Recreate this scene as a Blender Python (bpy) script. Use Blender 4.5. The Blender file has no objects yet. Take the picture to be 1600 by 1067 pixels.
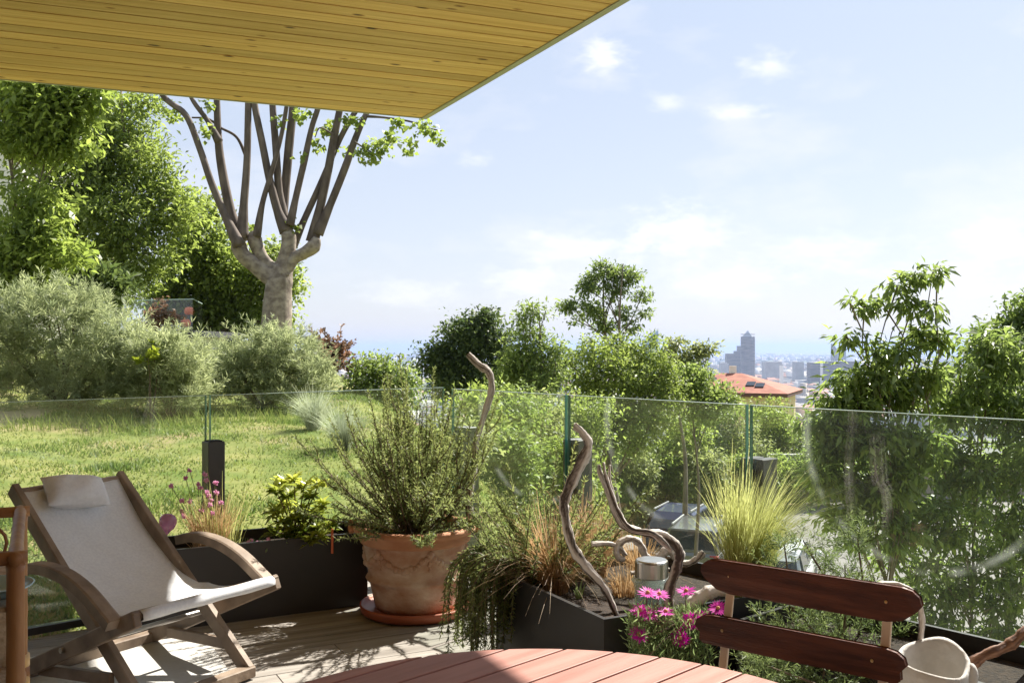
import bpy, math, random
import numpy as np
from mathutils import Vector, Matrix

random.seed(7)
rng = np.random.default_rng(11)
S = bpy.context.scene
COL = S.collection
R = math.radians

# ------------------------------------------------------------------ camera
FPX, EYE, CX, CH = 1500.0, 543.0, 800.0, 1.38      # focal length in photo pixels, eye-level row, centre column, eye height
cd = bpy.data.cameras.new('camera')
cd.sensor_width = 36.0
cd.lens = 36.0 * FPX / 1600.0
cd.shift_y = (EYE - 533.5) / 1600.0
cd.clip_start, cd.clip_end = 0.05, 120000
cam = bpy.data.objects.new('camera', cd)
cam.location = (0, 0, CH)
cam.rotation_euler = (R(90), 0, 0)
COL.objects.link(cam)
S.camera = cam

# ------------------------------------------------------------------ light
TO_SUN = Vector((0.60, 0.70, 1.0)).normalized()
EL = math.asin(TO_SUN.z)
AZ = math.atan2(TO_SUN.x, TO_SUN.y)
W = bpy.data.worlds.new('World')
S.world = W
W.use_nodes = True
nt = W.node_tree
bg = nt.nodes['Background']
sky = nt.nodes.new('ShaderNodeTexSky')
sky.sky_type = 'NISHITA'
sky.sun_disc = False
sky.sun_elevation = EL
sky.sun_rotation = AZ
sky.air_density, sky.dust_density, sky.ozone_density = 1.0, 0.8, 1.0
bg.inputs['Strength'].default_value = 0.10
# soft cumulus wisps, spread over the whole sky
tc = nt.nodes.new('ShaderNodeTexCoord')
sep = nt.nodes.new('ShaderNodeSeparateXYZ')
nt.links.new(tc.outputs['Generated'], sep.inputs[0])
mp = nt.nodes.new('ShaderNodeMapping')
mp.inputs['Scale'].default_value = (1, 1, 2.3)
mp.inputs['Location'].default_value = (0.37, 0.12, 0.05)
nt.links.new(tc.outputs['Generated'], mp.inputs[0])
def wn(scale, detail, rough):
    n = nt.nodes.new('ShaderNodeTexNoise')
    n.inputs['Scale'].default_value = scale
    n.inputs['Detail'].default_value = detail
    n.inputs['Roughness'].default_value = rough
    nt.links.new(mp.outputs[0], n.inputs['Vector'])
    return n
def wmath(op, a, b):
    n = nt.nodes.new('ShaderNodeMath')
    n.operation = op
    for i, v in enumerate((a, b)):
        if isinstance(v, (int, float)):
            n.inputs[i].default_value = v
        else:
            nt.links.new(v, n.inputs[i])
    return n.outputs[0]
big = wn(5.5, 7, 0.55)
ramp = nt.nodes.new('ShaderNodeValToRGB')
ramp.color_ramp.elements[0].position = 0.50
ramp.color_ramp.elements[1].position = 0.78
nt.links.new(big.outputs['Fac'], ramp.inputs[0])
cl = wmath('MULTIPLY', ramp.outputs[0], 0.6)
mixc = nt.nodes.new('ShaderNodeMixRGB')
nt.links.new(cl, mixc.inputs[0])
veil = nt.nodes.new('ShaderNodeMixRGB')          # thin high haze over the whole sky
veil.inputs[0].default_value = 0.82
nt.links.new(sky.outputs[0], veil.inputs[1])
vg = nt.nodes.new('ShaderNodeMapRange')
nt.links.new(sep.outputs['Z'], vg.inputs[0]); vg.inputs[1].default_value = 0.0; vg.inputs[2].default_value = 0.38
vc_ = nt.nodes.new('ShaderNodeMixRGB')
nt.links.new(vg.outputs[0], vc_.inputs[0])
vc_.inputs[1].default_value = (2.62, 2.60, 2.92, 1); vc_.inputs[2].default_value = (2.15, 2.42, 2.92, 1)
nt.links.new(vc_.outputs[0], veil.inputs[2])
nt.links.new(veil.outputs[0], mixc.inputs[1])
mixc.inputs[2].default_value = (4.2, 4.1, 4.2, 1)
# a few separate small clouds, each a direction with its own size, broken up by noise
def cloud(prev, px, py, rx, ry, amt):
    d = Vector(((px - CX) / FPX, 1, (EYE - py) / FPX)).normalized()
    v = nt.nodes.new('ShaderNodeVectorMath'); v.operation = 'SUBTRACT'
    nt.links.new(tc.outputs['Generated'], v.inputs[0]); v.inputs[1].default_value = d
    s = nt.nodes.new('ShaderNodeVectorMath'); s.operation = 'MULTIPLY'
    nt.links.new(v.outputs[0], s.inputs[0]); s.inputs[1].default_value = (FPX / rx, FPX / rx, FPX / ry)
    l = nt.nodes.new('ShaderNodeVectorMath'); l.operation = 'LENGTH'
    nt.links.new(s.outputs[0], l.inputs[0])
    n = wn(34, 5, 0.6)
    dd = wmath('ADD', l.outputs['Value'], wmath('MULTIPLY', wmath('SUBTRACT', n.outputs['Fac'], 0.5), 3.0))
    mr = nt.nodes.new('ShaderNodeMapRange'); mr.interpolation_type = 'SMOOTHSTEP'
    nt.links.new(dd, mr.inputs[0])
    mr.inputs[1].default_value = 1.5; mr.inputs[2].default_value = -0.3; mr.inputs[3].default_value = 0; mr.inputs[4].default_value = amt
    m = nt.nodes.new('ShaderNodeMixRGB')
    nt.links.new(mr.outputs[0], m.inputs[0]); nt.links.new(prev, m.inputs[1]); m.inputs[2].default_value = (4.8, 4.7, 4.7, 1)
    return m.outputs[0]
o = mixc.outputs[0]
for c in [(945, 92, 34, 30, .75), (1200, 102, 34, 18, .6), (1150, 176, 40, 15, .65), (1062, 362, 70, 36, .7), (1045, 158, 24, 16, .4),
          (745, 248, 26, 14, .4), (905, 388, 90, 26, .55), (1560, 380, 70, 36, .6), (815, 438, 60, 22, .55), (1290, 395, 80, 30, .5), (1140, 440, 90, 26, .55), (1480, 430, 90, 30, .5), (640, 460, 80, 20, .4)]:
    o = cloud(o, *c)
nt.links.new(o, bg.inputs['Color'])

sd = bpy.data.lights.new('sun', 'SUN')
sd.energy = 4.4
sd.angle = R(0.53)
sd.color = (1.0, 0.95, 0.86)
sun = bpy.data.objects.new('sun', sd)
sun.rotation_euler = (-TO_SUN).to_track_quat('-Z', 'Y').to_euler()
sun.location = (20, 30, 50)
COL.objects.link(sun)
S.view_settings.view_transform = 'Standard'
S.view_settings.look = 'None'
S.view_settings.gamma = 1
S.view_settings.use_curve_mapping = False
S.view_settings.exposure = 1.42
S.render.engine = 'CYCLES'
S.cycles.use_denoising = True
S.cycles.max_bounces = 8
S.cycles.diffuse_bounces = 6
S.cycles.transmission_bounces = 6
S.cycles.transparent_max_bounces = 16
S.cycles.volume_bounces = 1
S.cycles.caustics_reflective = False
S.cycles.caustics_refractive = False
S.cycles.sample_clamp_indirect = 8

# ------------------------------------------------------------------ helpers
def P(px, py, Y):
    return Vector(((px - CX) * Y / FPX, Y, CH - (py - EYE) * Y / FPX))
def PG(px, py, h):
    return P(px, py, (CH - h) * FPX / (py - EYE))

class MB:
    def __init__(s):
        s.v, s.f, s.m = [], [], []
    def add(s, vs, fs, mi=0):
        b = len(s.v)
        s.v += [tuple(v) for v in vs]
        s.f += [tuple(b + i for i in f) for f in fs]
        s.m += [mi] * len(fs)
        return s
    def box(s, c, d, M=None, mi=0):
        hx, hy, hz = d[0] / 2, d[1] / 2, d[2] / 2
        vs = [Vector((x, y, z)) for z in (-hz, hz) for x, y in ((-hx, -hy), (hx, -hy), (hx, hy), (-hx, hy))]
        if M is not None:
            vs = [M @ v for v in vs]
        c = Vector(c)
        return s.add([v + c for v in vs], [(3, 2, 1, 0), (4, 5, 6, 7), (0, 1, 5, 4), (1, 2, 6, 5), (2, 3, 7, 6), (3, 0, 4, 7)], mi)
    def bevel_box(s, c, d, b, M=None):
        # box with chamfered long edges in all three directions, made as a rounded hull of 24 points
        hx, hy, hz = d[0] / 2, d[1] / 2, d[2] / 2
        ring = lambda x, y, q: [(x - q, -y), (x, -y + q), (x, y - q), (x - q, y), (-x + q, y), (-x, y - q), (-x, -y + q), (-x + q, -y)]
        vs = []
        for z, i in ((-hz, b), (-hz + b, 0), (hz - b, 0), (hz, b)):
            vs += [Vector((x, y, z)) for x, y in ring(hx - i, hy - i, b)]
        if M is not None:
            vs = [M @ v for v in vs]
        c = Vector(c)
        fs = [tuple(range(7, -1, -1)), tuple(range(24, 32))]
        for r in range(3):
            for k in range(8):
                fs.append((r * 8 + k, r * 8 + (k + 1) % 8, r * 8 + 8 + (k + 1) % 8, r * 8 + 8 + k))
        return s.add([v + c for v in vs], fs)
    def beam(s, a, b, w, h, up=(0, 0, 1), bev=0.0):
        a, b = Vector(a), Vector(b)
        d = (b - a); L = d.length; x = d.normalized()
        z = Vector(up) - x * x.dot(Vector(up)); z.normalize()
        y = z.cross(x)
        M = Matrix((x, y, z)).transposed()
        if bev:
            return s.bevel_box((a + b) / 2, (L, w, h), bev, M)
        return s.box((a + b) / 2, (L, w, h), M)
    def prism(s, poly, z0, z1, mi=0):
        A = sum(poly[i][0] * poly[(i + 1) % len(poly)][1] - poly[(i + 1) % len(poly)][0] * poly[i][1] for i in range(len(poly)))
        if A < 0:
            poly = poly[::-1]
        n = len(poly)
        vs = [(p[0], p[1], z0) for p in poly] + [(p[0], p[1], z1) for p in poly]
        fs = [tuple(range(n - 1, -1, -1)), tuple(range(n, 2 * n))] + [(i, (i + 1) % n, n + (i + 1) % n, n + i) for i in range(n)]
        return s.add(vs, fs, mi)
    def tube(s, pts, rad, n=8, lobes=0, amp=0.0, twist=0.0, caps=True):
        pts = [Vector(p) for p in pts]
        N = len(pts)
        if not hasattr(rad, '__len__'):
            rad = [rad] * N
        t0 = (pts[1] - pts[0]).normalized()
        u = t0.orthogonal().normalized()
        vs = []
        for i in range(N):
            t = (pts[min(i + 1, N - 1)] - pts[max(i - 1, 0)])
            if t.length < 1e-9:
                t = t0
            t.normalize()
            u = u - t * u.dot(t)
            u.normalize()
            w = t.cross(u)
            for k in range(n):
                a = 2 * math.pi * k / n
                r = rad[i] * (1 + amp * math.cos(lobes * a + twist * i) + (amp * .5 * math.cos((lobes + 2) * a - twist * 1.7 * i) if amp else 0))
                vs.append(pts[i] + u * (math.cos(a) * r) + w * (math.sin(a) * r))
        fs = []
        for i in range(N - 1):
            for k in range(n):
                k2 = (k + 1) % n
                fs.append((i * n + k, i * n + k2, i * n + n + k2, i * n + n + k))
        if caps:
            fs.append(tuple(range(n - 1, -1, -1)))
            fs.append(tuple(range((N - 1) * n, N * n)))
        return s.add(vs, fs)
    def lathe(s, prof, c, n=40, sx=1.0, sy=1.0):
        vs = []
        for r, z in prof:
            for k in range(n):
                a = 2 * math.pi * k / n
                vs.append((c[0] + r * sx * math.cos(a), c[1] + r * sy * math.sin(a), c[2] + z))
        fs = []
        for i in range(len(prof) - 1):
            for k in range(n):
                k2 = (k + 1) % n
                fs.append((i * n + k, i * n + k2, i * n + n + k2, i * n + n + k))
        return s.add(vs, fs)
    def ball(s, c, r, n=12, m=8, M=None, rz=None):
        rx, ry, rz_ = r if hasattr(r, '__len__') else (r, r, r)
        vs = []
        for i in range(m + 1):
            t = math.pi * i / m
            for k in range(n):
                a = 2 * math.pi * k / n
                v = Vector((rx * math.sin(t) * math.cos(a), ry * math.sin(t) * math.sin(a), -rz_ * math.cos(t)))
                vs.append((M @ v if M is not None else v) + Vector(c))
        fs = []
        for i in range(m):
            for k in range(n):
                k2 = (k + 1) % n
                fs.append((i * n + k, i * n + k2, i * n + n + k2, i * n + n + k))
        return s.add(vs, fs)
    def build(s, name, mat, parent=None, base=None, smooth=False):
        org = Vector((0, 0, 0))
        p = parent
        while p is not None:
            org += p.location
            p = p.parent
        if base is not None:
            org += Vector(base)
        me = bpy.data.meshes.new(name)
        me.from_pydata([tuple(Vector(v) - org) for v in s.v], [], s.f)
        mats = mat if isinstance(mat, (list, tuple)) else [mat]
        for m in mats:
            me.materials.append(m)
        if len(mats) > 1:
            me.polygons.foreach_set('material_index', s.m)
        if smooth:
            me.polygons.foreach_set('use_smooth', [True] * len(s.f))
        me.update()
        ob = bpy.data.objects.new(name, me)
        COL.objects.link(ob)
        if parent is not None:
            ob.parent = parent
        if base is not None:
            ob.location = base
        return ob

def tag(o, label=None, cat=None, group=None, kind=None):
    for k, v in (('label', label), ('category', cat), ('group', group), ('kind', kind)):
        if v:
            o[k] = v
    return o
def thing(name, label, cat, loc, group=None):
    o = bpy.data.objects.new(name, None)
    o.location = loc
    o.empty_display_size = .1
    COL.objects.link(o)
    return tag(o, label, cat, group)

def np_mesh(name, mat, co, faces, tint=None, parent=None, base=None, smooth=False):
    """co (N,3) world, faces (F,k) -> object; tint per vertex"""
    org = np.zeros(3)
    p = parent
    while p is not None:
        org += np.array(p.location); p = p.parent
    if base is not None:
        org += np.array(base)
    co = (co - org).astype(np.float32)
    me = bpy.data.meshes.new(name)
    F, k = faces.shape
    me.vertices.add(len(co)); me.vertices.foreach_set('co', co.ravel())
    me.loops.add(F * k); me.loops.foreach_set('vertex_index', faces.ravel().astype(np.int32))
    me.polygons.add(F)
    me.polygons.foreach_set('loop_start', np.arange(0, F * k, k, dtype=np.int32))
    if smooth:
        me.polygons.foreach_set('use_smooth', np.ones(F, bool))
    if tint is not None:
        at = me.attributes.new('tint', 'FLOAT', 'POINT')
        at.data.foreach_set('value', tint.astype(np.float32))
    me.materials.append(mat)
    me.update(calc_edges=True)
    ob = bpy.data.objects.new(name, me)
    COL.objects.link(ob)
    if parent is not None:
        ob.parent = parent
    if base is not None:
        ob.location = base
    return ob

def catmull(pts, n=8):
    pts = [Vector(p) for p in pts]
    q = [pts[0] * 2 - pts[1]] + pts + [pts[-1] * 2 - pts[-2]]
    out = []
    for i in range(1, len(q) - 2):
        for k in range(n):
            t = k / n
            a, b, c, d = q[i - 1], q[i], q[i + 1], q[i + 2]
            out.append(.5 * ((2 * b) + (c - a) * t + (2 * a - 5 * b + 4 * c - d) * t * t + (-a + 3 * b - 3 * c + d) * t ** 3))
    out.append(pts[-1])
    return out
def lerp_list(vals, n):
    x = np.linspace(0, len(vals) - 1, n)
    return list(np.interp(x, range(len(vals)), vals))
def clip_half(poly, p, n):
    """keep the side where (q-p).n >= 0"""
    out = []
    for i in range(len(poly)):
        a, b = poly[i], poly[(i + 1) % len(poly)]
        da = (a[0] - p[0]) * n[0] + (a[1] - p[1]) * n[1]
        db = (b[0] - p[0]) * n[0] + (b[1] - p[1]) * n[1]
        if da >= 0:
            out.append(a)
        if (da >= 0) != (db >= 0):
            t = da / (da - db)
            out.append((a[0] + (b[0] - a[0]) * t, a[1] + (b[1] - a[1]) * t))
    return out
def smooth01(t):
    t = np.clip(t, 0, 1)
    return t * t * (3 - 2 * t)

# ------------------------------------------------------------------ materials
def new_mat(name):
    m = bpy.data.materials.new(name)
    m.use_nodes = True
    return m, m.node_tree.nodes, m.node_tree.links, m.node_tree.nodes['Principled BSDF']
def mat(name, c1, c2=None, scale=6, rough=.6, bump=0., bscale=40, metal=0., stretch=(1, 1, 1), objrand=0., detail=5, lo=.35, hi=.65, c3=None, spec=.5, coat=0., bstretch=None, rotz=0.):
    m, N, L, b = new_mat(name)
    b.inputs['Roughness'].default_value = rough
    b.inputs['Metallic'].default_value = metal
    b.inputs['Specular IOR Level'].default_value = spec
    b.inputs['Coat Weight'].default_value = coat
    b.inputs['Base Color'].default_value = (*c1, 1)
    t = N.new('ShaderNodeTexCoord')
    def noise(sc, st, d=detail):
        mp = N.new('ShaderNodeMapping'); mp.inputs['Scale'].default_value = st; mp.vector_type = 'TEXTURE' if False else 'POINT'
        r0 = N.new('ShaderNodeMapping'); r0.inputs['Rotation'].default_value = (0, 0, rotz)
        L.new(t.outputs['Object'], r0.inputs[0]); L.new(r0.outputs[0], mp.inputs[0])
        if objrand:
            oi = N.new('ShaderNodeObjectInfo'); ad = N.new('ShaderNodeVectorMath'); ad.operation = 'MULTIPLY_ADD'
            L.new(oi.outputs['Random'], ad.inputs[0]); ad.inputs[1].default_value = (37, 53, 71); L.new(mp.outputs[0], ad.inputs[2])
            src = ad.outputs[0]
        else:
            src = mp.outputs[0]
        n = N.new('ShaderNodeTexNoise'); n.inputs['Scale'].default_value = sc; n.inputs['Detail'].default_value = d
        L.new(src, n.inputs['Vector'])
        return n
    col = None
    if c2 is not None:
        n = noise(scale, stretch)
        r = N.new('ShaderNodeValToRGB')
        r.color_ramp.elements[0].position = lo; r.color_ramp.elements[0].color = (*c1, 1)
        r.color_ramp.elements[1].position = hi; r.color_ramp.elements[1].color = (*c2, 1)
        if c3 is not None:
            e = r.color_ramp.elements.new(min(.98, hi + .12)); e.color = (*c3, 1)
        L.new(n.outputs['Fac'], r.inputs[0])
        col = r.outputs[0]
    if objrand:
        oi = N.new('ShaderNodeObjectInfo')
        h = N.new('ShaderNodeHueSaturation')
        mr = N.new('ShaderNodeMapRange'); L.new(oi.outputs['Random'], mr.inputs[0])
        mr.inputs[3].default_value = 1 - objrand; mr.inputs[4].default_value = 1 + objrand
        L.new(mr.outputs[0], h.inputs['Value'])
        if col is not None:
            L.new(col, h.inputs['Color'])
        else:
            h.inputs['Color'].default_value = (*c1, 1)
        col = h.outputs[0]
    if col is not None:
        L.new(col, b.inputs['Base Color'])
    if bump:
        n = noise(bscale, bstretch or stretch, 6)
        bp = N.new('ShaderNodeBump'); bp.inputs['Strength'].default_value = bump; bp.inputs['Distance'].default_value = .01
        L.new(n.outputs['Fac'], bp.inputs['Height']); L.new(bp.outputs[0], b.inputs['Normal'])
    return m
def leaf_mat(name, dark, light, trans=None, rough=.5, tw=.5, spec=.4):
    m, N, L, b = new_mat(name)
    at = N.new('ShaderNodeAttribute'); at.attribute_name = 'tint'
    r = N.new('ShaderNodeValToRGB')
    r.color_ramp.elements[0].position = 0; r.color_ramp.elements[0].color = (*dark, 1)
    r.color_ramp.elements[1].position = 1; r.color_ramp.elements[1].color = (*light, 1)
    L.new(at.outputs['Fac'], r.inputs[0])
    L.new(r.outputs[0], b.inputs['Base Color'])
    b.inputs['Roughness'].default_value = rough
    b.inputs['Specular IOR Level'].default_value = spec
    tr = N.new('ShaderNodeBsdfTranslucent')
    h = N.new('ShaderNodeHueSaturation'); h.inputs['Value'].default_value = 1.8; h.inputs['Saturation'].default_value = 1.05; h.inputs['Hue'].default_value = .492
    L.new(r.outputs[0], h.inputs['Color']); L.new(h.outputs[0], tr.inputs['Color'])
    mx = N.new('ShaderNodeMixShader'); mx.inputs[0].default_value = tw
    L.new(b.outputs[0], mx.inputs[1]); L.new(tr.outputs[0], mx.inputs[2])
    L.new(mx.outputs[0], N['Material Output'].inputs['Surface'])
    return m

M_bark = mat('bark', (.11, .085, .06), (.22, .18, .13), 8, .9, .5, 30, stretch=(1, 1, .25))
M_plane = mat('plane_bark', (.16, .125, .10), (.30, .25, .195), 5.5, .9, 1., 16, stretch=(1, 1, 1.3), c3=(.34, .30, .235), lo=.36, hi=.58)
M_planebr = mat('plane_branch_bark', (.075, .055, .045), (.16, .125, .10), 5, .85, .4, 20, stretch=(1, 1, .4))
M_twig = mat('twig_bark', (.10, .07, .045), (.20, .15, .10), 20, .9)
M_soil = mat('soil', (.018, .011, .007), (.05, .032, .02), 40, .95, 1., 80)
M_black = mat('black_steel', (.018, .016, .016), (.026, .023, .022), 3, .42, .05, 200)
M_post = mat('grey_post_metal', (.045, .042, .042), (.06, .056, .055), 4, .45)
M_slot = mat('black_gasket', (.006, .006, .006), rough=.7)
M_teak = mat('weathered_teak', (.15, .105, .072), (.31, .235, .17), 14, .65, .3, 60, stretch=(.5, .5, .5))
M_fabric = mat('canvas', (.68, .70, .73), (.76, .78, .80), 90, .9, .25, 500)
M_pillow = mat('pillow_cotton', (.70, .70, .715), (.77, .77, .785), 60, .9, .3, 300)
M_bamboo = mat('bamboo', (.24, .10, .04), (.40, .21, .08), 9, .5, .3, 40, stretch=(1, 1, .35), c3=(.16, .07, .03))
M_bind = mat('cane_binding', (.55, .34, .12), (.68, .46, .20), 20, .5, .3, 60)
M_wicker = mat('woven_wicker', (.35, .26, .17), (.55, .45, .33), 60, .8, .6, 90)
def streak_mat(name, dark, mid, light, rough):
    m, N, L, b = new_mat(name)
    at = N.new('ShaderNodeAttribute'); at.attribute_name = 'tint'
    t = N.new('ShaderNodeTexCoord'); n = N.new('ShaderNodeTexNoise'); n.inputs['Scale'].default_value = 60; n.inputs['Detail'].default_value = 6
    L.new(t.outputs['Object'], n.inputs['Vector'])
    ad = N.new('ShaderNodeMath'); ad.operation = 'MULTIPLY_ADD'; L.new(n.outputs['Fac'], ad.inputs[0]); ad.inputs[1].default_value = .5
    sb = N.new('ShaderNodeMath'); sb.operation = 'SUBTRACT'; L.new(at.outputs['Fac'], sb.inputs[0]); sb.inputs[1].default_value = .25
    L.new(sb.outputs[0], ad.inputs[2])
    r = N.new('ShaderNodeValToRGB'); e = r.color_ramp.elements
    e[0].position, e[0].color = .12, (*dark, 1); e[1].position, e[1].color = .8, (*light, 1); k = e.new(.42); k.color = (*mid, 1)
    L.new(ad.outputs[0], r.inputs[0]); L.new(r.outputs[0], b.inputs['Base Color']); b.inputs['Roughness'].default_value = rough
    bp = N.new('ShaderNodeBump'); bp.inputs['Strength'].default_value = .5; bp.inputs['Distance'].default_value = .004
    L.new(ad.outputs[0], bp.inputs['Height']); L.new(bp.outputs[0], b.inputs['Normal'])
    return m
M_drift = streak_mat('driftwood', (.07, .052, .042), (.40, .345, .30), (.70, .65, .60), .8)
M_darkdrift = streak_mat('dark_driftwood', (.03, .012, .008), (.12, .055, .03), (.26, .14, .085), .55)
M_stone = mat('pale_stone', (.42, .40, .37), (.62, .60, .56), 9, .85, .5, 40, c3=(.30, .27, .24))
M_cream = mat('cream_metal', (.66, .55, .42), (.74, .63, .49), 12, .5)
M_steel = mat('brushed_steel', (.42, .40, .37), (.50, .48, .45), 10, .3, metal=1.)
M_screw = mat('brass_screw', (.6, .45, .25), rough=.3, metal=1.)
M_trim = mat('zinc_trim', (.36, .36, .35), (.42, .42, .41), 5, .5)
M_concrete = mat('terrace_concrete', (.30, .29, .27), (.38, .36, .33), 3, .9)
M_render = mat('white_render', (.72, .70, .66), (.78, .76, .72), 2, .9)
M_road = mat('road_paving', (.17, .155, .145), (.23, .21, .195), 1.2, .9, .3, 60)
M_line = mat('white_paint', (.78, .77, .74), rough=.7)
M_beige = mat('beige_wall', (.30, .25, .19), (.38, .32, .25), 1.5, .9)
M_yellowwall = mat('yellow_house_wall', (.62, .50, .30), (.70, .58, .37), 1, .9)
M_eave = mat('brown_eave', (.10, .045, .03), rough=.7)
M_rooftile = mat('terracotta_tiles', (.24, .075, .045), (.34, .13, .08), 1.3, .85, .8, 10, stretch=(1, 1, 1))
M_darkglass = mat('dark_window', (.02, .025, .03), rough=.08)
M_tyre = mat('tyre_rubber', (.015, .015, .015), rough=.85)
M_rim = mat('alloy_rim', (.5, .5, .5), rough=.35, metal=1.)
M_red = mat('tail_lamp_red', (.35, .02, .02), rough=.2)
M_lamp = mat('headlamp_clear', (.7, .7, .72), rough=.1)
M_orange = mat('orange_glaze', (.72, .14, .05), (.80, .20, .08), 3, .5)
M_terra = mat('terracotta', (.42, .21, .125), (.60, .42, .31), 6, .9, .6, 50, lo=.36, hi=.58, c3=(.72, .58, .47), stretch=(1, 1, 1.5))
M_terrarim = mat('terracotta_rim', (.44, .19, .095), (.55, .28, .155), 7, .8, .3, 40)
M_saucer = mat('red_saucer', (.34, .085, .04), (.42, .12, .06), 6, .5, .1, 30)
M_mat = mat('pale_mat', (.52, .51, .48), (.64, .62, .58), 30, .9, .5, 120, stretch=(1, 12, 1), rotz=R(-28))

def glass_mat(name, tint, gl=1.0, smear=0.0):
    m, N, L, b = new_mat(name)
    N.remove(b)
    tr = N.new('ShaderNodeBsdfTransparent'); tr.inputs[0].default_value = (*tint, 1)
    gs = N.new('ShaderNodeBsdfGlossy'); gs.inputs['Roughness'].default_value = .02; gs.inputs['Color'].default_value = (gl, gl, gl, 1)
    fr = N.new('ShaderNodeFresnel'); fr.inputs['IOR'].default_value = 1.45
    geo = N.new('ShaderNodeNewGeometry')      # the far face of the pane reflects like the near one
    io = N.new('ShaderNodeMapRange'); L.new(geo.outputs['Backfacing'], io.inputs[0]); io.inputs[3].default_value = 1.45; io.inputs[4].default_value = 1 / 1.45
    L.new(io.outputs[0], fr.inputs['IOR'])
    mx = N.new('ShaderNodeMixShader')
    L.new(fr.outputs[0], mx.inputs[0]); L.new(tr.outputs[0], mx.inputs[1]); L.new(gs.outputs[0], mx.inputs[2])
    out = mx.outputs[0]
    if smear:
        # dust and a pale curved streak on the pane
        df = N.new('ShaderNodeBsdfDiffuse'); df.inputs[0].default_value = (.8, .82, .78, 1)
        tl = N.new('ShaderNodeBsdfTranslucent'); tl.inputs[0].default_value = (.8, .82, .78, 1)
        ad = N.new('ShaderNodeMixShader'); ad.inputs[0].default_value = .6
        L.new(df.outputs[0], ad.inputs[1]); L.new(tl.outputs[0], ad.inputs[2])
        t = N.new('ShaderNodeTexCoord')
        n = N.new('ShaderNodeTexNoise'); n.inputs['Scale'].default_value = 2.2; n.inputs['Detail'].default_value = 5; n.inputs['Distortion'].default_value = .6
        L.new(t.outputs['Object'], n.inputs['Vector'])
        mr = N.new('ShaderNodeMapRange'); L.new(n.outputs['Fac'], mr.inputs[0])
        mr.inputs[1].default_value = .4; mr.inputs[2].default_value = .75; mr.inputs[3].default_value = smear * .35; mr.inputs[4].default_value = smear
        # one pale, broken arc per pane, round a point given in the pane's own coordinates
        ln = N.new('ShaderNodeVectorMath'); ln.operation = 'DISTANCE'
        L.new(t.outputs['Object'], ln.inputs[0]); ln.inputs[1].default_value = (.78, 0, .98)
        s1 = N.new('ShaderNodeMath'); s1.operation = 'SUBTRACT'; L.new(ln.outputs['Value'], s1.inputs[0]); s1.inputs[1].default_value = .50
        s2 = N.new('ShaderNodeMath'); s2.operation = 'ABSOLUTE'; L.new(s1.outputs[0], s2.inputs[0])
        n2 = N.new('ShaderNodeTexNoise'); n2.inputs['Scale'].default_value = 9; n2.inputs['Detail'].default_value = 3
        L.new(t.outputs['Object'], n2.inputs['Vector'])
        s3 = N.new('ShaderNodeMapRange'); L.new(s2.outputs[0], s3.inputs[0]); s3.inputs[1].default_value = .022; s3.inputs[2].default_value = .004
        s3.inputs[3].default_value = 0; s3.inputs[4].default_value = .09
        n3 = N.new('ShaderNodeMapRange'); L.new(n2.outputs['Fac'], n3.inputs[0]); n3.inputs[1].default_value = .40; n3.inputs[2].default_value = .62
        s4 = N.new('ShaderNodeMath'); s4.operation = 'MULTIPLY'; L.new(s3.outputs[0], s4.inputs[0]); L.new(n3.outputs[0], s4.inputs[1])
        s5 = N.new('ShaderNodeMath'); s5.operation = 'ADD'; L.new(s4.outputs[0], s5.inputs[0]); L.new(mr.outputs[0], s5.inputs[1])
        m2 = N.new('ShaderNodeMixShader'); L.new(s5.outputs[0], m2.inputs[0]); L.new(out, m2.inputs[1]); L.new(ad.outputs[0], m2.inputs[2])
        out = m2.outputs[0]
    L.new(out, N['Material Output'].inputs['Surface'])
    return m
M_glass = glass_mat('balustrade_glass', (.955, .985, .965), 1., .010)
M_edge = mat('glass_edge_green', (.10, .33, .30), (.16, .42, .38), 6, .15)
M_edgetop = mat('glass_top_edge', (.42, .55, .48), (.52, .63, .56), 6, .2)
M_jar = glass_mat('jar_glass', (.80, .86, .85), 1., .34)
M_purple = None

# ------------------------------------------------------------------ building axes
U = Vector((math.sin(R(62.5)), math.cos(R(62.5)), 0))     # deck boards
V = Vector((-U.y, U.x, 0))
GL0, GL1 = Vector((-.43, 6.22, 0)), Vector((-2.1, 4.80, 0))    # balustrade on the lawn side
GR0, GR1 = Vector((-.375, 6.0, 0)), Vector((1.82, 3.42, 0))    # balustrade on the town side
dL = (GL1 - GL0).normalized()
dR = (GR1 - GR0).normalized()
CORNER = (-.40, 6.12)
DECK = [CORNER, tuple((GL0 + dL * 7.5).to_2d()), (-6.5, -3.5), (6.5, -3.5), tuple((GR0 + dR * 8.2).to_2d())]

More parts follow.
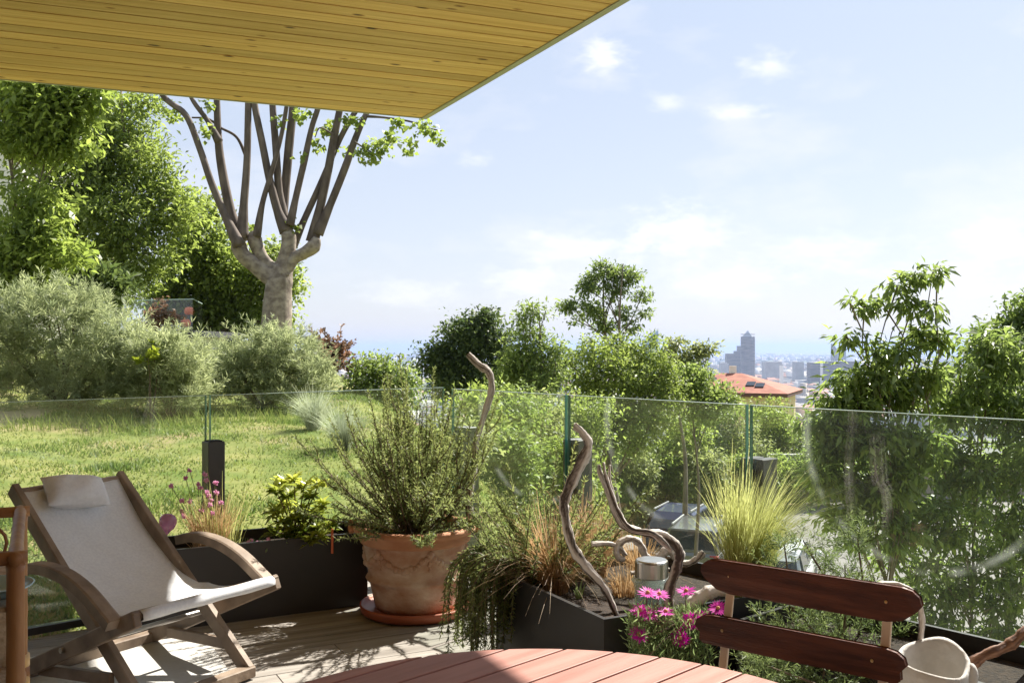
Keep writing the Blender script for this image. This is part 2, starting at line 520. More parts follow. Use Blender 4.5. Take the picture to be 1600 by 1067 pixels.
# ------------------------------------------------------------------ ground
def in_deck(x, y):
    nl = (dL.y, -dL.x); nr = (-dR.y, dR.x)
    a = (x - CORNER[0]) * nl[0] + (y - CORNER[1]) * nl[1]
    b = (x - CORNER[0]) * nr[0] + (y - CORNER[1]) * nr[1]
    s = 1 if (0 - CORNER[0]) * nl[0] + (0 - CORNER[1]) * nl[1] > 0 else -1
    s2 = 1 if (0 - CORNER[0]) * nr[0] + (0 - CORNER[1]) * nr[1] > 0 else -1
    return (a * s > -.05) & (b * s2 > -.05)
def gh(x, y):
    x = np.asarray(x, float); y = np.asarray(y, float)
    lawn = -.08 + .062 * (np.clip(y, 4, 16) - 4.5) + .05 * np.clip(y - 16, 0, 16) + .02 * np.clip(-x - 3, 0, 10)
    xl = np.interp(y, [-10, 3, 6.3, 13, 31, 60], [6, 1.6, -.3, -2.0, -8, -20])
    w = np.interp(y, [3, 10, 31, 60], [5, 6, 10, 14])
    t = smooth01((x - xl) / w)
    low = -5.5 + 2.6 * smooth01((y - 34) / 11) * smooth01((10 - x) / 5)
    h = lawn * (1 - t) + low * t
    h = h + .05 * np.sin(x * 1.3 + y * .7) * np.sin(y * .9 - x * .4) * (1 - t) * smooth01((y - 6) / 4)
    h = np.where(in_deck(x, y), np.minimum(h, -.10), h)
    fall = np.interp(y, [50, 110, 250, 600, 1000], [0, 7, 42, 100, 120])
    return np.maximum(h - fall, -120)
def gz(x, y):
    return float(gh(x, y))

m, N_, L_, b_ = new_mat('ground_cover')
geo = N_.new('ShaderNodeNewGeometry'); sp = N_.new('ShaderNodeSeparateXYZ'); L_.new(geo.outputs['Position'], sp.inputs[0])
def gn(sc, d=6):
    n = N_.new('ShaderNodeTexNoise'); n.inputs['Scale'].default_value = sc; n.inputs['Detail'].default_value = d
    L_.new(geo.outputs['Position'], n.inputs['Vector']); return n
def gr(n, p0, c0, p1, c1):
    r = N_.new('ShaderNodeValToRGB'); e = r.color_ramp.elements
    e[0].position, e[1].position = p0, p1; e[0].color, e[1].color = (*c0, 1), (*c1, 1)
    L_.new(n.outputs['Fac'], r.inputs[0]); return r
near = gr(gn(1.6), .35, (.12, .165, .04), .66, (.28, .265, .10))
dirt = gr(gn(.55), .57, (0, 0, 0), .68, (1, 1, 1))
mx1 = N_.new('ShaderNodeMixRGB'); L_.new(dirt.outputs[0], mx1.inputs[0]); L_.new(near.outputs[0], mx1.inputs[1]); mx1.inputs[2].default_value = (.34, .25, .15, 1)
pd = N_.new('ShaderNodeVectorMath'); pd.operation = 'DISTANCE'; L_.new(geo.outputs['Position'], pd.inputs[0]); pd.inputs[1].default_value = (-6.9, 12.4, .5)
pm = N_.new('ShaderNodeMapRange'); L_.new(pd.outputs['Value'], pm.inputs[0]); pm.inputs[1].default_value = 1.6; pm.inputs[2].default_value = .7
mx0 = N_.new('ShaderNodeMixRGB'); L_.new(pm.outputs[0], mx0.inputs[0]); L_.new(mx1.outputs[0], mx0.inputs[1]); mx0.inputs[2].default_value = (.40, .31, .20, 1)   # bare straw-coloured patch
far = gr(gn(.004, 8), .35, (.12, .14, .10), .65, (.28, .26, .24))
mr = N_.new('ShaderNodeMapRange'); L_.new(sp.outputs['Y'], mr.inputs[0]); mr.inputs[1].default_value = 120; mr.inputs[2].default_value = 700
mx2 = N_.new('ShaderNodeMixRGB'); L_.new(mr.outputs[0], mx2.inputs[0]); L_.new(mx0.outputs[0], mx2.inputs[1]); L_.new(far.outputs[0], mx2.inputs[2])
L_.new(mx2.outputs[0], b_.inputs['Base Color']); b_.inputs['Roughness'].default_value = .95; b_.inputs['Specular IOR Level'].default_value = .1
M_ground = m

xs = np.concatenate([-np.geomspace(42000, 20.5, 34), np.arange(-20, 20.01, .4), np.geomspace(20.5, 42000, 34)])
ys = np.concatenate([-np.geomspace(300, 12.6, 8), np.arange(-12, 52, .45), np.geomspace(52.5, 45000, 60)])
gx, gy = np.meshgrid(xs, ys)
gco = np.stack([gx.ravel(), gy.ravel(), gh(gx, gy).ravel()], 1)
nx, ny = len(xs), len(ys)
ii = (np.arange(ny - 1)[:, None] * nx + np.arange(nx - 1)[None, :]).ravel()
tag(np_mesh('ground', M_ground, gco, np.stack([ii, ii + 1, ii + nx + 1, ii + nx], 1), smooth=True), kind='structure')

# road and parking court below the terrace
rp = [(6.2, 9), (5.6, 20), (3.6, 27), (3.2, 34.5), (9.5, 36), (14, 44.5), (60, 44.5), (60, 9)]
tag(MB().prism(rp, -5.9, -5.47).build('road', M_road), kind='structure')
tag(MB().prism([(6.2, 24.6), (9.6, 25.4), (9.6, 25.55), (6.2, 24.75)], -5.47, -5.464).build('road_marking', M_line), kind='structure')
tag(MB().prism([(12.0, 36.2), (24, 36.9), (24, 37.15), (12.0, 36.45)], -5.47, -5.36).build('kerb', M_concrete), kind='structure')

# ------------------------------------------------------------------ terrace deck
tag(MB().prism(DECK, -6.3, -.032).build('terrace_base', M_concrete), kind='structure')
M_deck = mat('deck_board', (.21, .185, .16), (.34, .31, .275), 5, .75, .5, 30, stretch=(.35, 5, 1), objrand=.16, rotz=R(-27.5))
deck = tag(thing('deck', 'terrace', 'x', (0, 0, 0)), kind='structure')
del deck['label'], deck['category']
pitch = .145
n0 = int(math.floor((Vector((6.5, -3.5, 0)).dot(V)) / pitch)) - 2
n1 = int(math.ceil((Vector((-.4, 6.2, 0)).dot(V)) / pitch)) + 30
for i in range(n0, n1):
    a, bq = i * pitch + .003, (i + 1) * pitch - .003
    poly = clip_half(DECK, tuple((V * a).to_2d()), tuple(V.to_2d()))
    if len(poly) >= 3:
        poly = clip_half(poly, tuple((V * bq).to_2d()), tuple((-V).to_2d()))
    if len(poly) < 3:
        continue
    # boards are laid in lengths with staggered joints
    us = [p[0] * U.x + p[1] * U.y for p in poly]
    if max(us) - min(us) < .05:
        continue
    cuts = [u for u in [(-7.2 + ((i * 1.37) % 2.4)) + k * 2.4 for k in range(9)] if min(us) + .2 < u < max(us) - .2]
    ed = [min(us) - 1] + cuts + [max(us) + 1]
    for j in range(len(ed) - 1):
        q = clip_half(poly, tuple((U * (ed[j] + .0025)).to_2d()), tuple(U.to_2d()))
        if len(q) >= 3:
            q = clip_half(q, tuple((U * (ed[j + 1] - .0025)).to_2d()), tuple((-U).to_2d()))
        if len(q) >= 3:
            MB().prism(q, -.028, random.uniform(-.0012, .0012)).build('plank', M_deck, deck)

# pale outdoor mat under the lounge chair
k0 = Vector((-1.475, 4.60, 0))
mt = [k0, k0 - V * 1.15, k0 - V * 1.15 - U * 1.6, k0 - U * 1.6]
tag(MB().prism([tuple(p.to_2d()) for p in mt], .003, .010).build('outdoor_mat', M_mat, base=(k0.x, k0.y, 0)), 'pale grey woven mat lying under the lounge chair', 'mat')

# ------------------------------------------------------------------ roof overhang with board soffit
HC = 3.42
K = P(662, 183, (HC - CH) * FPX / (EYE - 183)); A_ = P(0, 122, (HC - CH) * FPX / (EYE - 122)); B_ = P(970, 0, (HC - CH) * FPX / EYE)
K, A_, B_ = [Vector((p.x, p.y, 0)) for p in (K, A_, B_)]
da, db = (K - A_).normalized(), (B_ - K).normalized()
ROOF = [tuple(K.to_2d()), tuple((K + db * 12.6).to_2d()), tuple((K + db * 12.6 - da * 14).to_2d()), tuple((K - da * 13).to_2d())]
m, N_, L_, b_ = new_mat('pine_soffit')
t = N_.new('ShaderNodeTexCoord'); rz = N_.new('ShaderNodeMapping'); rz.inputs['Rotation'].default_value = (0, 0, -math.atan2(da.y, da.x))
L_.new(t.outputs['Object'], rz.inputs[0])
oi = N_.new('ShaderNodeObjectInfo'); off = N_.new('ShaderNodeVectorMath'); off.operation = 'MULTIPLY_ADD'
L_.new(oi.outputs['Random'], off.inputs[0]); off.inputs[1].default_value = (91, 47, 13); L_.new(rz.outputs[0], off.inputs[2])
def wood_noise(st, sc, d=5, dist=0.):
    mp_ = N_.new('ShaderNodeMapping'); mp_.inputs['Scale'].default_value = st; L_.new(off.outputs[0], mp_.inputs[0])
    n = N_.new('ShaderNodeTexNoise'); n.inputs['Scale'].default_value = sc; n.inputs['Detail'].default_value = d; n.inputs['Distortion'].default_value = dist
    L_.new(mp_.outputs[0], n.inputs['Vector']); return n
def ramp_(n, p0, c0, p1, c1, sock='Fac'):
    r = N_.new('ShaderNodeValToRGB'); e = r.color_ramp.elements
    e[0].position, e[1].position = p0, p1; e[0].color, e[1].color = (*c0, 1), (*c1, 1)
    L_.new(n.outputs[sock], r.inputs[0]); return r
g1 = ramp_(wood_noise((.4, 7, 1), 3, 6, .4), .3, (.62, .36, .14), .7, (.80, .53, .26))
g2 = ramp_(wood_noise((.25, 14, 1), 6, 3), .42, (.86, .82, .75), .6, (1, 1, 1))
mxg = N_.new('ShaderNodeMixRGB'); mxg.blend_type = 'MULTIPLY'; mxg.inputs[0].default_value = .8
L_.new(g1.outputs[0], mxg.inputs[1]); L_.new(g2.outputs[0], mxg.inputs[2])
vm = N_.new('ShaderNodeMapping'); vm.inputs['Scale'].default_value = (1.9, 4.6, .0); L_.new(off.outputs[0], vm.inputs[0])
vo = N_.new('ShaderNodeTexVoronoi'); vo.inputs['Scale'].default_value = 1.6; L_.new(vm.outputs[0], vo.inputs['Vector'])
nz = wood_noise((3, 3, 1), 4, 3)
ad = N_.new('ShaderNodeMath'); ad.operation = 'MULTIPLY_ADD'; L_.new(nz.outputs['Fac'], ad.inputs[0]); ad.inputs[1].default_value = .10; L_.new(vo.outputs['Distance'], ad.inputs[2])
kr = N_.new('ShaderNodeValToRGB'); e = kr.color_ramp.elements
e[0].position, e[0].color = .12, (.09, .04, .018, 1); e[1].position, e[1].color = .15, (.52, .32, .17, 1)
e2 = e.new(.20); e2.color = (1, 1, 1, 1)
L_.new(ad.outputs[0], kr.inputs[0])
mxk = N_.new('ShaderNodeMixRGB'); mxk.blend_type = 'MULTIPLY'; mxk.inputs[0].default_value = 1
L_.new(mxg.outputs[0], mxk.inputs[1]); L_.new(kr.outputs[0], mxk.inputs[2])
hs = N_.new('ShaderNodeHueSaturation'); mr = N_.new('ShaderNodeMapRange'); L_.new(oi.outputs['Random'], mr.inputs[0]); mr.inputs[3].default_value = .80; mr.inputs[4].default_value = 1.15
L_.new(mr.outputs[0], hs.inputs['Value']); L_.new(mxk.outputs[0], hs.inputs['Color']); L_.new(hs.outputs[0], b_.inputs['Base Color'])
b_.inputs['Roughness'].default_value = .45
M_pine = m
house = thing('house', 'house carrying the pine boarded roof overhang above the terrace', 'house', (0, -2.6, 0))
MB().prism(ROOF, HC + .02, HC + .30).build('roof', M_trim, house)
na = Vector((da.y, -da.x, 0))   # towards the camera
soff = MB().prism(ROOF, HC + .014, HC + .0195).build('soffit', M_slot, house)
pp = .156
nb = Vector((-db.y, db.x, 0))
if nb.dot(da) > 0:
    nb = -nb
for i in range(84):
    a, bq = .018 + i * pp, .018 + (i + 1) * pp - .014
    poly = clip_half(ROOF, tuple((K + na * a).to_2d()), tuple(na.to_2d()))
    if len(poly) >= 3:
        poly = clip_half(poly, tuple((K + na * bq).to_2d()), tuple((-na).to_2d()))
    if len(poly) < 3:
        continue
    poly = clip_half(poly, tuple((K + nb * .027).to_2d()), tuple(nb.to_2d()))
    if len(poly) < 3:
        continue
    MB().prism(poly, HC - .012 + random.uniform(-.0015, .0015), HC + .0135).build('plank', M_pine, soff)
# metal edge trims
fd = MB()
fd.beam(K + Vector((0, 0, HC + .14)) + db * -.0, K + db * 12.6 + Vector((0, 0, HC + .14)), .05, .32)
fd.build('fascia', M_trim, house)
MB().beam(K - da * 13 + Vector((0, 0, HC + .14)), K - da * .026 + Vector((0, 0, HC + .14)), .024, .31).build('fascia', M_trim, house)
MB().prism([(-6.4, -2.6), (6.4, -2.6), (6.4, -2.9), (-6.4, -2.9)], 0, HC - .006).build('wall', mat('timber_cladding', (.30, .21, .13), (.40, .29, .19), 4, .8, stretch=(1, 1, .2)), house)
for x0 in (-3.2, .6):
    w_ = MB().prism([(x0, -2.597), (x0 + 2.4, -2.597), (x0 + 2.4, -2.55), (x0, -2.55)], .05, 2.25).build('window', M_post, house)
    MB().prism([(x0 + .07, -2.549), (x0 + 2.33, -2.549), (x0 + 2.33, -2.54), (x0 + .07, -2.54)], .12, 2.18).build('pane', M_darkglass, w_)

# ------------------------------------------------------------------ glass balustrade
GTOP = 1.125
def pane(a, b, label):
    a, b = Vector(a), Vector(b)
    d = (b - a).normalized(); L = (b - a).length
    o = thing('balustrade_glass', label, 'glass panel', (a.x, a.y, .04))
    o.rotation_euler.z = math.atan2(d.y, d.x)
    th = .009
    def part(mb, name, mt_):
        ob = mb.build(name, mt_)
        ob.parent = o
        return ob
    g = MB(); g.box((L / 2, 0, (GTOP - .045) / 2), (L - .004, th * 2, GTOP - .045))
    part(g, 'pane', M_glass)
    part(MB().box((L / 2, 0, GTOP - .043), (L - .004, th * 2, .0035)), 'top_edge', M_edgetop)
    part(MB().box((0, 0, (GTOP - .041) / 2), (.004, th * 2, GTOP - .041)), 'side_edge', M_edge)
    part(MB().box((L, 0, (GTOP - .041) / 2), (.004, th * 2, GTOP - .041)), 'side_edge', M_edge)
    part(MB().box((L / 2, 0, -.02), (L, .05, .035)), 'base_channel', M_post)
    return o
def post(p, d, label, w=.12, h=.88, solid=False):
    d = Vector(d); n = Vector((-d.y, d.x, 0))
    if n.y < 0:
        n = -n
    c = Vector((p[0], p[1], 0)) + n * .075
    o = thing('balustrade_post', label, 'post', (c.x, c.y, 0))
    M = Matrix((d, n, Vector((0, 0, 1)))).transposed()
    if solid:
        c = c - n * .15
        o.location = (c.x, c.y, 0)
        MB().bevel_box(c + Vector((0, 0, h / 2)), (.092, .09, h), .003, M).build('shaft', M_post, o)
        MB().box(c + Vector((0, 0, h + .003)), (.07, .07, .006), M).build('cap', M_slot, o)
        return o
    for s in (-1, 1):
        MB().bevel_box(c + d * (s * (w / 4 + .005)) + Vector((0, 0, h / 2)), (w / 2 - .01, .11, h), .003, M).build('post_half', M_post, o)
    MB().box(c + Vector((0, 0, h / 2 - .01)), (.018, .08, h - .02), M).build('gasket', M_slot, o)
    return o
pL1 = GL0 + dL * ((Vector((-1.655, 5.2, 0)) - GL0).dot(dL))
pane(GL0 + dL * .02, pL1 - dL * .012, 'clear glass panel behind the terracotta pot facing the lawn')
pane(pL1 + dL * .012, pL1 + dL * 1.9, 'clear glass panel behind the canvas lounge chair facing the lawn')
pane(pL1 + dL * 1.92, pL1 + dL * 3.8, 'clear glass panel beside the bamboo stand facing the lawn')
pR1 = GR0 + dR * ((Vector((.297, 5.2, 0)) - GR0).dot(dR))
pR2 = GR0 + dR * ((Vector((1.055, 4.30, 0)) - GR0).dot(dR))
pR3 = pR2 + dR * 1.27
pane(GR0 + dR * .01, pR1 - dR * .012, 'clear green-edged glass panel behind the upright driftwood stick facing the town')
pane(pR1 + dR * .012, pR2 - dR * .012, 'clear green-edged glass panel behind the twisted driftwood facing the town')
pane(pR2 + dR * .012, pR3 - dR * .012, 'clear glass panel behind the slatted folding chair facing the leafy trees')
pane(pR3 + dR * .012, pR3 + dR * 1.9, 'clear glass panel past the pale stone vase')
post(pL1, -dL, 'tall dark grey post beside the chive flowers', solid=True)
post(GR0 + dR * .0 + Vector((.03, .02, 0)), dR, 'dark post at the corner of the balustrade behind the rosemary')
post(pR1, dR, 'grey split post behind the tall curved driftwood')
post(pR2, dR, 'grey split post behind the yellow feather grass')
post(pR3, dR, 'grey split post behind the stone vase')

# ------------------------------------------------------------------ planters
def planter(name, poly, h, label, th=.018, soil=.06):
    c = Vector((sum(p[0] for p in poly) / len(poly), sum(p[1] for p in poly) / len(poly), 0))
    o = thing(name, label, 'planter', (c.x, c.y, 0))
    n = len(poly)
    ins = []
    for i in range(n):      # inner polygon by shrinking towards the centre of each corner
        p = Vector((*poly[i], 0)); a = (Vector((*poly[i - 1], 0)) - p).normalized(); b = (Vector((*poly[(i + 1) % n], 0)) - p).normalized()
        s = max(.35, abs(a.cross(b).z))
        ins.append(p + (a + b) * (th / s))
    mb = MB()
    vs = [(p[0], p[1], 0) for p in poly] + [(p[0], p[1], h) for p in poly] + [(p.x, p.y, h) for p in ins] + [(p.x, p.y, .01) for p in ins]
    fs = []
    for i in range(n):
        j = (i + 1) % n
        fs += [(i, j, n + j, n + i), (n + i, n + j, 2 * n + j, 2 * n + i), (2 * n + i, 2 * n + j, 3 * n + j, 3 * n + i)]
    fs.append(tuple(range(n)))
    mb.add(vs, fs).build('box', M_black, o)
    MB().prism([tuple(p.to_2d()) for p in ins], .012, h - soil).build('soil', M_soil, o)
    return o
F0 = Vector((-.776, 5.16, 0)); F1 = F0 - U * 1.30
planter('planter_box', [tuple(p.to_2d()) for p in (F0, F1, F1 + V * .38, F0 + V * .38)], .39, 'long black planter trough holding chives and a glossy green shrub')
C2 = Vector((.335, 3.50, 0)); A2 = C2 + V * .88; E2 = C2 + U * .80
off_ = Vector((dR.y, -dR.x, 0)) * -1
if off_.dot(Vector((0, -1, 0))) < 0: off_ = -off_
gA = GR0 + dR * ((A2 + U * .45 - GR0).dot(dR)) + off_ * .07
gE = GR0 + dR * ((E2 - GR0).dot(dR)) + off_ * .07
planter('planter_box', [tuple(p.to_2d()) for p in (A2, C2, E2, gE, gA)], .39, 'black corner planter holding driftwood, dry grasses and trailing rosemary')
q0 = gE + dR * .03; q1 = gE + dR * 2.6
planter('planter_box', [tuple(p.to_2d()) for p in (q0 + off_ * .50, q1 + off_ * .50, q1, q0)], .34, 'low black planter along the glass under the stone vase')
# ------------------------------------------------------------------ foliage builders
def unit(v):
    return v / np.maximum(np.linalg.norm(v, axis=-1, keepdims=True), 1e-9)
def leaf_verts(pos, d, length, width, fold=.25, seed_n=None):
    """diamond leaves: base, two shoulders, tip -> verts (N*4,3), quads"""
    N = len(pos)
    d = unit(d)
    r = rng.normal(size=(N, 3)) if seed_n is None else seed_n
    side = unit(np.cross(d, r))
    nrm = np.cross(side, d)
    length = np.broadcast_to(np.asarray(length, float), (N,))[:, None]
    width = np.broadcast_to(np.asarray(width, float), (N,))[:, None]
    mid = pos + d * length * .48
    up = nrm * width * fold
    v = np.stack([pos, mid + side * width * .5 + up, pos + d * length - nrm * length * .08, mid - side * width * .5 + up], 1)
    f = np.arange(N * 4).reshape(N, 4)
    return v.reshape(-1, 3), f
class Fol:
    def __init__(s):
        s.v, s.f, s.t, s.n = [], [], [], 0
    def leaves(s, pos, d, length, width, tint, fold=.25, nrm=None):
        v, f = leaf_verts(pos, d, length, width, fold, nrm)
        s.v.append(v); s.f.append(f + s.n); s.n += len(v)
        s.t.append(np.repeat(np.clip(tint, 0, 1), 4))
    def build(s, name, m, parent, kind=None):
        o = np_mesh(name, m, np.concatenate(s.v), np.concatenate(s.f), np.concatenate(s.t), parent)
        return o
def rand_dir(n):
    return unit(rng.normal(size=(n, 3)))
def clumps(fol, centers, radii, n_leaves, llen, lw, clump=.35, per=16, down=.25, tint0=.5, tvar=.22, flat=.7, shell=.55):
    """leaf clumps through the volume of ellipsoidal masses"""
    centers = np.array(centers, float); radii = np.array(radii, float)
    w = (radii.mean(1) ** 2); w = w / w.sum()
    nc = max(1, n_leaves // per)
    which = rng.choice(len(centers), nc, p=w)
    d = rand_dir(nc)
    rr = rng.random(nc) ** shell
    cc = centers[which] + d * radii[which] * rr[:, None]
    ct = tint0 + rng.normal(0, tvar, nc)
    cr = clump * np.exp(rng.normal(0, .3, nc))
    idx = np.repeat(np.arange(nc), per)
    n = len(idx)
    p = cc[idx] + np.clip(rng.normal(size=(n, 3)), -1.7, 1.7) * (cr[idx][:, None]) * np.array([1, 1, flat]) * .6
    out = unit(p - centers[which][idx])
    dr = unit(rand_dir(n) * .9 + out * .55 + np.array([0, 0, -down]))
    L = llen * np.exp(np.clip(rng.normal(0, .3, n), -.7, .45))
    nr = rand_dir(n) * .9 + np.array([0, 0, 1.2])
    fol.leaves(p, dr, L, L * (lw / llen), ct[idx] + rng.normal(0, .12, n), nrm=np.cross(dr, np.cross(nr, dr)) + rand_dir(n) * .25)
    return cc

def tree(name, label, base, blobs, Y, n, llen, lw, lm, trunk_r, cat='tree', group=None, clump=.35, per=16, down=.25, tint0=.5, depth=.85, tvar=.22,
         twig=True, bark=None, stems=1, shell=.55, flat=.7, scale=1., jitter=.35, sprays=3):
    """blobs: (px, py, radius px) at depth Y"""
    bx, by = base
    bz = gz(bx, by)
    o = thing(name, label, cat, (bx, by, bz), group)
    cs, rs = [], []
    for (px, py, r) in blobs:
        rr = r * scale * Y / FPX
        cs.append(P(px, py, Y + random.uniform(-1, 1) * rr * jitter * 2)); rs.append((rr, rr * depth * 1.15, rr * .92))
    main = len(cs)
    for i in range(main):          # smaller sprays break up the outline
        for _ in range(sprays):
            d_ = Vector(rand_dir(1)[0]); d_.z = abs(d_.z) * .8 if random.random() < .65 else d_.z
            k_ = random.uniform(.22, .42)
            cs.append(cs[i] + Vector((d_.x * rs[i][0], d_.y * rs[i][1], d_.z * rs[i][2])) * random.uniform(.8, 1.05)); rs.append(tuple(v * k_ for v in rs[i]))
    fol = Fol()
    cc = clumps(fol, [tuple(c) for c in cs], rs, n, llen, lw, clump, per, down, tint0, tvar, shell=shell, flat=flat)
    mb = MB()
    top = max(cs, key=lambda c: c.z)
    lowz = min(c.z for c in cs)
    cx = sum(c.x for c in cs) / len(cs); cy = sum(c.y for c in cs) / len(cs)
    for s in range(stems):
        off = Vector((random.uniform(-.3, .3), random.uniform(-.3, .3), 0)) * (1 if stems > 1 else 0)
        b0 = Vector((bx, by, bz - .15)) + off
        hub = Vector((bx * .45 + cx * .55, by * .45 + cy * .55, max(bz + .4, lowz * .6 + (bz) * .4))) + off * 2
        tt = Vector((top.x, top.y, top.z)) + off * 3
        path = catmull([b0, b0.lerp(hub, .5) + Vector((random.uniform(-.1, .1), 0, 0)) * trunk_r * 6, hub, hub.lerp(tt, .5) + Vector((random.uniform(-1, 1), random.uniform(-1, 1), 0)) * trunk_r * 2, tt], 5)
        rad = [trunk_r / math.sqrt(stems) * (1.25 - 1.12 * (i / (len(path) - 1)) ** .8) for i in range(len(path))]
        rad[0] *= 1.3
        mb.tube(path, rad, 8)
        for c in cs[:main][s::stems]:
            # limb leaves the stem below the mass it carries
            k = min(range(len(path)), key=lambda i: (path[i] - (c - Vector((0, 0, .45 * (c - b0).length * .5)))).length)
            k = min(k, len(path) - 3)
            st = path[k]
            m1 = st.lerp(c, .5) + Vector((random.uniform(-1, 1), random.uniform(-1, 1), .5)) * (c - st).length * .12
            lp = catmull([st, m1, c], 4)
            mb.tube(lp, lerp_list([rad[k] * .55, rad[k] * .35, .006 + trunk_r * .07], len(lp)), 6, caps=False)
    if twig:
        csn = np.array([tuple(c) for c in cs])
        for q in cc[rng.choice(len(cc), min(len(cc), 110), replace=False)]:
            k = int(np.argmin(((csn - q) ** 2).sum(1)))
            a = Vector(csn[k]); q = Vector(q)
            mb.tube([a, a.lerp(q, .55) + Vector((0, 0, .06 * (q - a).length)), q], [trunk_r * .085 + .003, trunk_r * .05 + .003, .003], 4, caps=False)
    mb.build('trunk', bark or M_bark, o, smooth=True)
    fol.build('crown', lm, o)
    return o

L_mid = leaf_mat('leaf_mid_green', (.085, .13, .03), (.215, .28, .08))
L_dark = leaf_mat('leaf_dark_green', (.04, .07, .022), (.11, .15, .045), tw=0.42)
L_yell = leaf_mat('leaf_yellow_green', (.11, .155, .032), (.255, .32, .085), tw=0.56)
L_pale = leaf_mat('leaf_pale_green', (.12, .15, .05), (.25, .28, .11), tw=0.55)
L_chest = leaf_mat('leaf_glossy_lanceolate', (.08, .125, .03), (.225, .29, .085), tw=0.56, rough=.32, spec=.6)
L_broad = leaf_mat('leaf_broad', (.11, .16, .032), (.25, .315, .08), tw=0.56, rough=.4)
L_grey = leaf_mat('leaf_grey_green', (.16, .195, .10), (.38, .42, .22), tw=0.48)
L_red = leaf_mat('leaf_copper', (.085, .06, .035), (.24, .15, .095), tw=.4)
L_rose = leaf_mat('leaf_rosemary', (.085, .115, .04), (.25, .29, .105), tw=0.45)
L_fine = leaf_mat('leaf_pittosporum', (.07, .12, .016), (.38, .42, .09), tw=0.45, rough=.3, spec=.6)
L_hair = leaf_mat('blade_feather_grass', (.31, .33, .11), (.52, .53, .25), tw=0.5)
L_tan = leaf_mat('blade_dry_tan', (.32, .20, .09), (.52, .38, .22), tw=.4)
L_silver = leaf_mat('blade_silver', (.26, .29, .19), (.42, .44, .33), tw=0.5)
L_lawn = leaf_mat('blade_lawn', (.09, .145, .035), (.265, .28, .095), tw=0.45)
L_juni = leaf_mat('leaf_juniper', (.07, .105, .04), (.20, .25, .095), tw=0.42)
L_ice = leaf_mat('leaf_ice_plant', (.12, .18, .06), (.28, .36, .16), tw=0.3, rough=.4)

# ------------------------------------------------------------------ lawn grass
n = 250000
yy = 4.2 + 12.5 * rng.random(n) ** 1.25
xx = -1.5 - 13.5 * rng.random(n) + 4.5 * rng.random(n)
k = ~in_deck(xx, yy) & (xx < np.interp(yy, [3, 6.3, 13, 17], [2, 1.6, .4, 0])) & (xx > -(yy * .56 + 1.2))
xx, yy = xx[k], yy[k]
pn = np.sin(xx * 2.1 + 1.3 * np.sin(yy * 1.7)) * np.sin(yy * 2.6 + .8 * np.sin(xx * 1.9)) + .6 * np.sin(xx * 5.3 + yy * 3.1) * np.sin(yy * 6.1 - xx * 2.2)
keep = rng.random(len(xx)) < np.clip(.55 + .35 * pn, .08, 1)
xx, yy, pn = xx[keep], yy[keep], pn[keep]
bare = np.hypot(xx + 6.9, (yy - 12.4) * 1.2) + .25 * pn
k = (bare > 1.1) | (rng.random(len(xx)) < .12)
xx, yy, pn = xx[k], yy[k], pn[k]
zz = gh(xx, yy)
n = len(xx)
hgt = (.020 + .022 * rng.random(n) + .024 * np.clip(pn, 0, 1.5) ** 2) * (1 + .25 * smooth01((yy - 11) / 3) * rng.random(n))
wd = .006 + .004 * rng.random(n)
ang = rng.random(n) * 6.283
b = np.stack([xx, yy, zz - .004], 1)
sd_ = np.stack([np.cos(ang), np.sin(ang), 0 * ang], 1) * wd[:, None]
ln_ = np.stack([rng.normal(0, .5, n), rng.normal(0, .5, n), np.ones(n)], 1) * hgt[:, None]
gv = np.stack([b - sd_, b + sd_, b + ln_], 1).reshape(-1, 3)
tn = np.clip(.45 - .30 * pn + rng.normal(0, .22, n), 0, 1)
tag(np_mesh('grass', L_lawn, gv, np.arange(n * 3).reshape(n, 3), np.repeat(tn, 3)), 'short patchy green and yellow grass covering the lawn', 'grass', kind='stuff')

# ------------------------------------------------------------------ pollarded plane tree
Yp = 26.0
bp = P(432, 640, Yp)
o = thing('plane_tree', 'pollarded plane tree with thick pale trunk and bare upright branches', 'tree', (bp.x, bp.y, gz(bp.x, bp.y)))
def ptube(pts, rad, n=12, Y=Yp, sub=6, lobes=0, amp=0.):
    q = []
    for p in pts:
        q.append(P(p[0], p[1], Y + (p[2] if len(p) > 2 else 0)))
    path = catmull(q, sub)
    return MB().tube(path, [r * Y / FPX for r in lerp_list(rad, len(path))], n, lobes, amp, .15)
ptube([(426, 660), (430, 560), (432, 500), (434, 458), (437, 438), (441, 415)], [31, 27, 22.5, 21, 20, 15], 16, lobes=5, amp=.05).build('trunk', M_plane, o, smooth=True)
for pts, rad in [([(436, 440), (418, 428), (398, 412), (380, 398), (372, 384), (370, 374)], [17, 14.5, 12, 11.5, 13, 6]),
                 ([(436, 432), (416, 412), (404, 390), (398, 372), (400, 362)], [13, 11, 9.5, 11, 6]),
                 ([(440, 430), (446, 405), (450, 380), (450, 366), (448, 356)], [17, 13, 11, 11, 6]),
                 ([(444, 425), (458, 404), (476, 394), (490, 384), (496, 372)], [12, 10, 9, 11, 6])]:
    ptube(pts, rad, 12, lobes=3, amp=.10).build('limb', M_plane, o, smooth=True)
